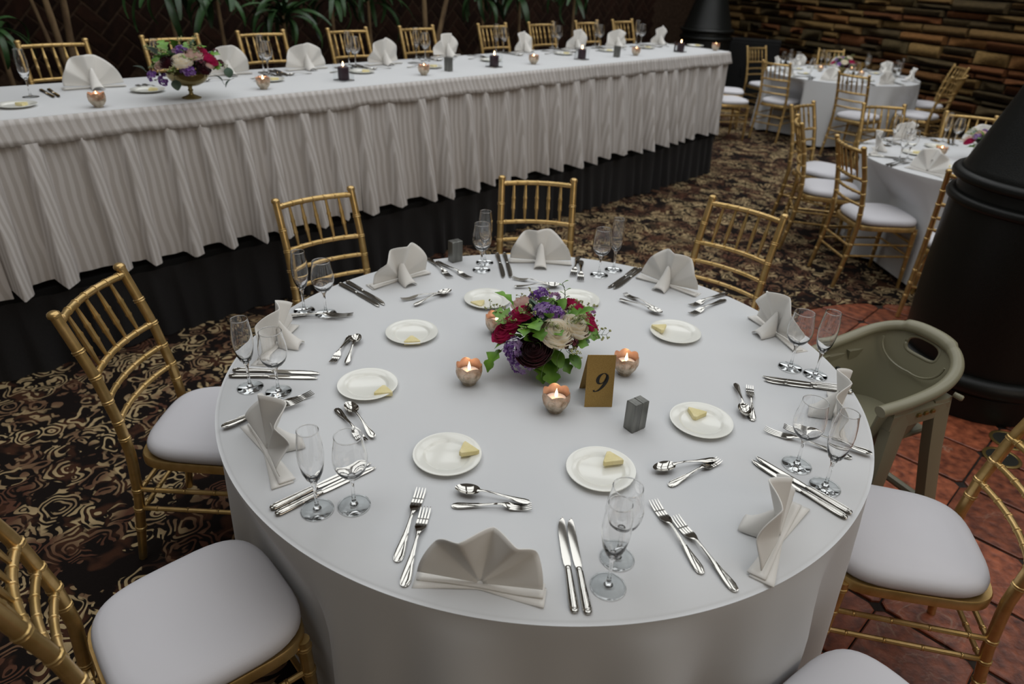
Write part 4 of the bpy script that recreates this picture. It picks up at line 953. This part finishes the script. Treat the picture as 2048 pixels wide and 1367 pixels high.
for s in (-1, 1):
    q = MB()
    L = [[(s*(.168+dx+ (0.67-z)*.10), y+dy, z) for dx, dy in ((-.018, -hw), (.018, -hw), (.022, 0), (.018, hw), (-.018, hw), (-.022, 0))] for z, y, hw in ((.655, -.08, .04), (.60, -.09, .036), (.45, -.115, .032), (.25, -.16, .030), (0.001, -.225, .026))]
    q.loft(L); q.build('rear_leg', M['hc'], hc, True, 50)
    q = MB(); L = [[(s*(.168+dx+(0.67-z)*.10), y+dy, z) for dx, dy in ((-.018, -hw), (.018, -hw), (.022, 0), (.018, hw), (-.018, hw), (-.022, 0))] for z, y, hw in ((.655, .10, .045), (.60, .105, .038), (.45, .125, .032), (.25, .165, .030), (0.001, .225, .026))]
    q.loft(L); q.build('front_leg', M['hc'], hc, True, 50)
    q = MB(); q.box((s*.178, .02, .615), (.030, .26, .075), bev=.012); a_ = q.build('side_bracket', M['hc'], hc, True, 30)
    q = MB()
    for k in range(3): q.box((s*.196, -.03+.032*k, .625), (.008, .016, .014), bev=.002)
    q.build('strap_pegs', M['brass'], a_, False)
    q = MB(); q.tube([(s*.19, -.118, .665), (s*.214, -.124, .662), (s*.218, -.125, .6615)], [.009, .010, .007], 10); q.build('pivot_knob', M['hc'], hc)
    q = MB(); q.tube([(s*.208, -.17, .22), (s*.208, .17, .22)], .016, 8); q.build('stretcher', M['hc'], hc)
    for k in range(2): q = MB(); q.box((s*(.128-.0*k), .03+.03*k, .60), (.012, .012, .035)); q.build('strap_slot', M['hcd'], hc, False)
q = MB(); q.tube([(-.21, -.17, .21), (.21, -.17, .21)], .016, 8); q.build('stretcher', M['hc'], hc)
# ------------------------------------------------------------------ what stands on the head table
HZ = HT_Z+.0008
hs = ['in front of the first head-table chair', 'just beyond the pedestal flower bowl', 'between the third and fourth head-table chairs', 'before the fourth head-table chair', 'by the paired trunks on the head table',
      'before the seventh head-table chair', 'before the eighth head-table chair', 'before the last head-table chair', 'at the far end of the head table']
hnp = [(190, 176), (455, 150), (613, 139), (768, 129), (893, 113), (1047, 104), (1150, 98), (1231, 95), (1316, 89)]
HN = 'fan-folded napkins on the head table'
def hpt(x, y): return at(x, y, HZ)
for i, (p, w) in enumerate(zip(hnp, hs)):
    P = hpt(*p); NAP[i % 5](P, D45 + PI + R.uniform(-.25, .25), 'white fan-folded napkin '+w, HN).scale = (1.15, 1.15, 1.15)
    u, n = inv(P)
    c = un(u+.20, n-.01, HZ); fork(c, D45+PI+.1, 'dinner fork, nearer of two '+w, 'dinner forks on the head table'); c = un(u+.238, n-.0, HZ); fork(c, D45+PI+.05, 'dinner fork, farther of two '+w, 'dinner forks on the head table')
    c = un(u-.20, n+.05, HZ); knife(c, D45+PI-.05, 'dinner knife, nearer of two '+w, 'dinner knives on the head table'); c = un(u-.235, n+.05, HZ); knife(c, D45+PI, 'dinner knife, farther of two '+w, 'dinner knives on the head table')
    if i: c = un(u-.06, n-.17, HZ); spoon(c, D45+PI/2, 'dessert spoon lying crosswise '+w, 'dessert spoons on the head table'); c = un(u-.05, n-.20, HZ); dfork((c.x+.1*EU.x, c.y+.1*EU.y, HZ), D45-PI/2, 'dessert fork lying crosswise '+w, 'dessert forks on the head table')
hg = [None, (322, 152), ((528, 145), (538, 150)), ((699, 131), (712, 134.5)), ((833, 118), (851, 122)), ((992, 104), (1007, 105)), ((1105, 95.5), (1115, 98)), ((1190, 91.5), (1198, 94)), ((1272, 88), (1281, 91))]
flute(hpt(62, 194), 0, 'champagne flute alone at the cropped end of the head table', 'champagne flutes on the head table')
flute(hpt(322, 160), 0, 'champagne flute rising behind the pedestal flowers', 'champagne flutes on the head table')
for i, g in enumerate(hg):
    if g and isinstance(g[0], tuple): flute(hpt(*g[0]), 0, 'tall champagne flute '+hs[i], 'champagne flutes on the head table'); wine(hpt(*g[1]), 0, 'round wine glass '+hs[i], 'wine glasses on the head table')
vw = ['nearest the cropped end of the head table', 'beyond the pedestal flowers on the head table', 'beside the steel cubes on the head table', 'between two dark candles on the head table', 'near the second pair of steel cubes', 'alone at the far corner of the head table']
for p, w in zip(((198, 214), (528, 178), (848, 150), (1067, 128), (1271, 111), (1430, 101)), vw): lit_votive(hpt(*p), w, 'on the head table', .09, R.random())
dw = ['beside the third head-table setting', 'in the middle of the head table', 'past the middle of the head table', 'close to the head table far corner']
for p, w in zip(((688, 161), (988, 134), (1163, 119), (1360, 104)), dw): dark_candle(hpt(*p), w, 'on the head table', D45+.1)
shaker_pair(hpt(897, 142), D45+.2, 'in the middle of the head table', 'steel salt and pepper cubes on the head table'); shaker_pair(hpt(1233, 114), D45+.2, 'toward the far end of the head table', 'steel salt and pepper cubes on the head table')
for i, (p, w) in enumerate(zip(((30, 211), (292, 181), (535, 160), (718, 144), (856, 134), (976, 121), (1122, 108), (1210, 102), (1287, 96), (1385, 92)), ['at the cropped end of the head table'] + hs)):
    P = hpt(*p) - EN*.03; plate(P, 0, 'bread plate '+w, 'bread plates on the head table')
    butter((P.x+.02, P.y+.01, P.z+.005), R.uniform(0, 6), 'yellow butter wedge on the bread plate '+w, 'butter wedges on the head table')
# ------------------------------------------------------------------ the two farther round tables are laid the same way
def lay(C_, rad, angs, name, g, seed):
    rr = random.Random(seed)
    for i, (a, nx) in enumerate(angs):
        a = math.radians(a); d = Vector((math.cos(a), math.sin(a), 0)); e = Vector((-d.y, d.x, 0)); w = '%s, %s' % (nx, name); z = Vector((0, 0, .7605))
        def P(r, t): return Vector((C_.x, C_.y, 0)) + d*r + e*t + z
        h = face(None, -d); k = rad-.775
        NAP[i % 5](P(rad-.10, 0), h+rr.uniform(-.3, .3), 'white fan-folded napkin '+w, 'napkins on '+g)
        for s in (0, 1):
            fork(P(rad-.02, -.20-.03*s), h, ('dinner fork, inner of two, ', 'dinner fork, outer of two, ')[s]+w, 'dinner forks on '+g); knife(P(rad-.02, .17+.03*s), h, ('dinner knife, inner of two, ', 'dinner knife, outer of two, ')[s]+w, 'dinner knives on '+g)
        wine(P(rad-.28, .17), 0, 'round wine glass '+w, 'wine glasses on '+g); flute(P(rad-.22, .24), 0, 'champagne flute '+w, 'champagne flutes on '+g)
        pl = P(rad-.36, -.04); plate(pl, 0, 'bread plate '+w, 'bread plates on '+g); butter((pl.x+.02, pl.y, pl.z+.005), rr.uniform(0, 6), 'butter wedge on the plate '+w, 'butter wedges on '+g)
n2 = 'table beside the stove'
lay(T2, .775, [(163, 'by the overlapping chairs'), (213, 'by the full white seat'), (110, 'on the farthest-table side'), (255, 'on the red-tile side'), (62, 'by the far facing chair')], n2, 'the table beside the stove', 3)
n3 = 'farthest round table'
lay(T3, .9, [(150, 'nearest the black cabinet'), (112, 'second from the black cabinet'), (200, 'by the stage-side chair'), (240, 'before its nearest chair'), (285, 'by the stone-wall white seat'), (340, 'by the shadowed chair'), (25, 'at the stone wall side'), (70, 'behind its flowers')], n3, 'the farthest round table', 4)
BG = [('cream', 0, 1.2, .9), ('blush', 2, .9, .8), ('cream', 4.4, .6, .9), ('magenta', 5.3, .6, 1.1), ('magenta', .8, .5, 1.0), ('violet', 3.9, .25, 1.2), ('violet', 1.6, .9, 1.1), ('lilac', 3.2, .7, 1.0), ('red', 5.8, .3, 1.1), ('blush', 2.6, .4, .8), ('burgundy', 4.7, .2, .9), ('magenta', 3.0, .3, .9)]
for C_, w, dz, spots in ((T2, 'on the round table beside the stove', .05, [(.22, -.24), (-.10, -.27), (.26, .1), (-.23, .12)]), (T3, 'on the farthest round table', 0, [(-.16, -.22), (.16, -.2), (-.2, .18), (.2, .2)])):
    v = Vector((C_.x+.0, C_.y, .7605)); vase(v, 0, 'low smoked gold glass vase '+w, 'vases'); arrangement((v.x, v.y, v.z+.105), 'round bouquet of cream, magenta and purple blooms '+w, BG, 24, 8, (.135, .10), 5+int(C_.y), False)
    for i, (x, y) in enumerate(spots): lit_votive(v + Vector((x, y, 0)), ['toward the room', 'toward the stove', 'toward the wall', 'toward the stage'][i]+' '+w, w, .09, i)
p = at(1718, 152, .7605); t = empty('number_card', p, .3, 'gold tent card standing on the farthest round table', 'table number')
q = MB(); q.add([(-hw, 0, 0), (hw, 0, 0), (hw, .026, hh), (-hw, .026, hh)], [(0, 1, 2, 3)]); solid(q.build('front_panel', M['card'], t, False), .0008)
q = MB(); q.add([(-hw, .026, hh), (hw, .026, hh), (hw, .095, 0), (-hw, .095, 0)], [(0, 1, 2, 3)]); solid(q.build('back_panel', M['card'], t, False), .0008)
# ------------------------------------------------------------------ planting between stage and brick wall
q = MB(); q.box((0, 0, .15), (9.5, 1.15, .30)); b_ = tag(q.build('planting_bed', M['brick'], None, False, loc=un(1.7, 5.35, .004), rz=D45), 'low dark brick planting bed behind the stage', None, None, 'structure')
q = MB(); q.box((0, 0, .305), (9.3, .95, .03)); so = q.build('soil', M['soil'], b_, False)
def strap(L, w, seed, droop):
    rr = random.Random(seed); q = MB(); n = 12; vs = []
    for i in range(n):
        t = i/(n-1); ang = .85 - droop*t*2.1; hw = w*(math.sin(PI*(t*.90+.06))**.6)
        vs.append((ang, t, hw))
    x = y = 0; pts = []
    for ang, t, hw in vs: pts.append((y, x, hw)); y += L/n*math.cos(ang); x += L/n*math.sin(ang)
    q.add([p for (yy, zz, hw) in pts for p in ((-hw, yy, zz+hw*.35), (0, yy, zz), (hw, yy, zz+hw*.35))], [(3*i+k, 3*i+k+1, 3*i+k+4, 3*i+k+3) for i in range(n-1) for k in (0, 1)])
    return q.mesh('leaf', M['leaf'], True, None)
STRAP = [strap(.62, .030, k, d) for k, d in enumerate((.55, .8, 1.05, 1.25))] + [strap(.45, .034, 9, .9), strap(.5, .026, 8, 1.15)]
def plant(trunk, crown, nl, seed, label, sc=1., elev=(.0, .9), rad=.022):
    """trunk: list of world points from the soil up; crown: where the leaf rosette sits"""
    rr = random.Random(seed); base = Vector(trunk[0]); t = empty('dracaena_plant', base, 0, label, 'plant', 'plants behind the stage')
    q = MB(); P = smooth_path([tuple(Vector(p)-base) for p in trunk], 5); q.tube(P, [rad*(1-.35*i/len(P))*(1+.06*math.sin(i*2.3)) for i in range(len(P))], 9); q.build('trunk', M['trunk'], t)
    for c in crown:
        c = Vector(c)-base
        for k in range(nl):
            o = obj('leaf', rr.choice(STRAP), t, c + Vector((0, 0, rr.uniform(-.10, .06)))); o.rotation_euler = (rr.uniform(-elev[1], .35-elev[0]), rr.uniform(-.3, .3), 2*PI*(k*.382+rr.uniform(-.06, .06))); o.scale = (sc*rr.uniform(.75, 1.1),)*3
    return t
def pt(x, y, n): return atp(x, y, EN, n)
def trunk_px(a, b, n, z0=.325):
    """a trunk seen passing pixels a (upper) and b (lower), followed down to the soil and up"""
    A, B = pt(*a, n), pt(*b, n); d = (B-A); s = (z0-B.z)/d.z; lo = B + d*min(s, 3.); lo.z = z0; u_, n_ = inv(lo); lo = un(u_, n, z0); up = A - d*(1.95-A.z)/(-d.z) if d.z else A
    up = A + (A-B)*((2.0-A.z)/(A.z-B.z)); return [lo, B, A, up]
for (a, b), l, rd in ((((62, 0), (102, 92), ), 'thin bare trunk, leftmost of three before the herringbone brick', .016), (((90, 0), (138, 140)), 'bare curving trunk, middle of three before the herringbone brick', .028), (((126, 0), (146, 110)), 'thick bare trunk, rightmost of three before the herringbone brick', .030)):
    T = trunk_px(a, b, 5.1 if rd < .03 else 5.25); plant(T, [T[-1]], 14, int(rd*1000), l, rad=rd)
for (a, b), l, rd in ((((848, 0), (852, 80)), 'straight brown trunk, nearer of two beside the fifth head-table chair', .030), (((893, 0), (872, 95)), 'leaning brown trunk, farther of two beside the fifth head-table chair', .030)):
    T = trunk_px(a, b, 5.0); plant(T, [T[-1]], 16, int(rd*2000), l, rad=rd)
c = pt(566, 30, 4.95); plant([un(inv(c)[0]+.02, 4.95, .32), c-Vector((0, 0, .3)), c], [c], 30, 5, 'spiky green rosette plant between third and fourth chairs of the stage', .85, (.1, .7))
for (x, y, n), l, sd, k in (((330, -30, 5.0), 'leafy plant hanging over the pedestal flowers', 6, 22), ((430, -20, 5.2), 'leafy plant hanging before the spiky rosette plant', 7, 20), ((660, -15, 5.0), 'drooping strap-leaf plant over the fourth head-table chair', 8, 24), ((735, -10, 5.2), 'drooping plant over the gap before the trunk pair', 9, 22),
                            ((965, -15, 5.0), 'strap-leaf plant past the paired trunks', 10, 24), ((1040, -22, 5.2), 'strap-leaf plant over the seventh head-table chair', 11, 22), ((1150, -25, 5.1), 'strap-leaf plant over the eighth head-table chair', 12, 20), ((-10, 60, 4.95), 'dark leafy plant at the cropped end of the stage', 13, 18)):
    c = pt(x, y, n); u_ = inv(c)[0]; sz = .6 if x < 0 else 1.; plant([un(u_+.05, n, .32), un(u_+.02, n, c.z*.55), c], [c], k, sd, l, sz, (.0, 1.0))
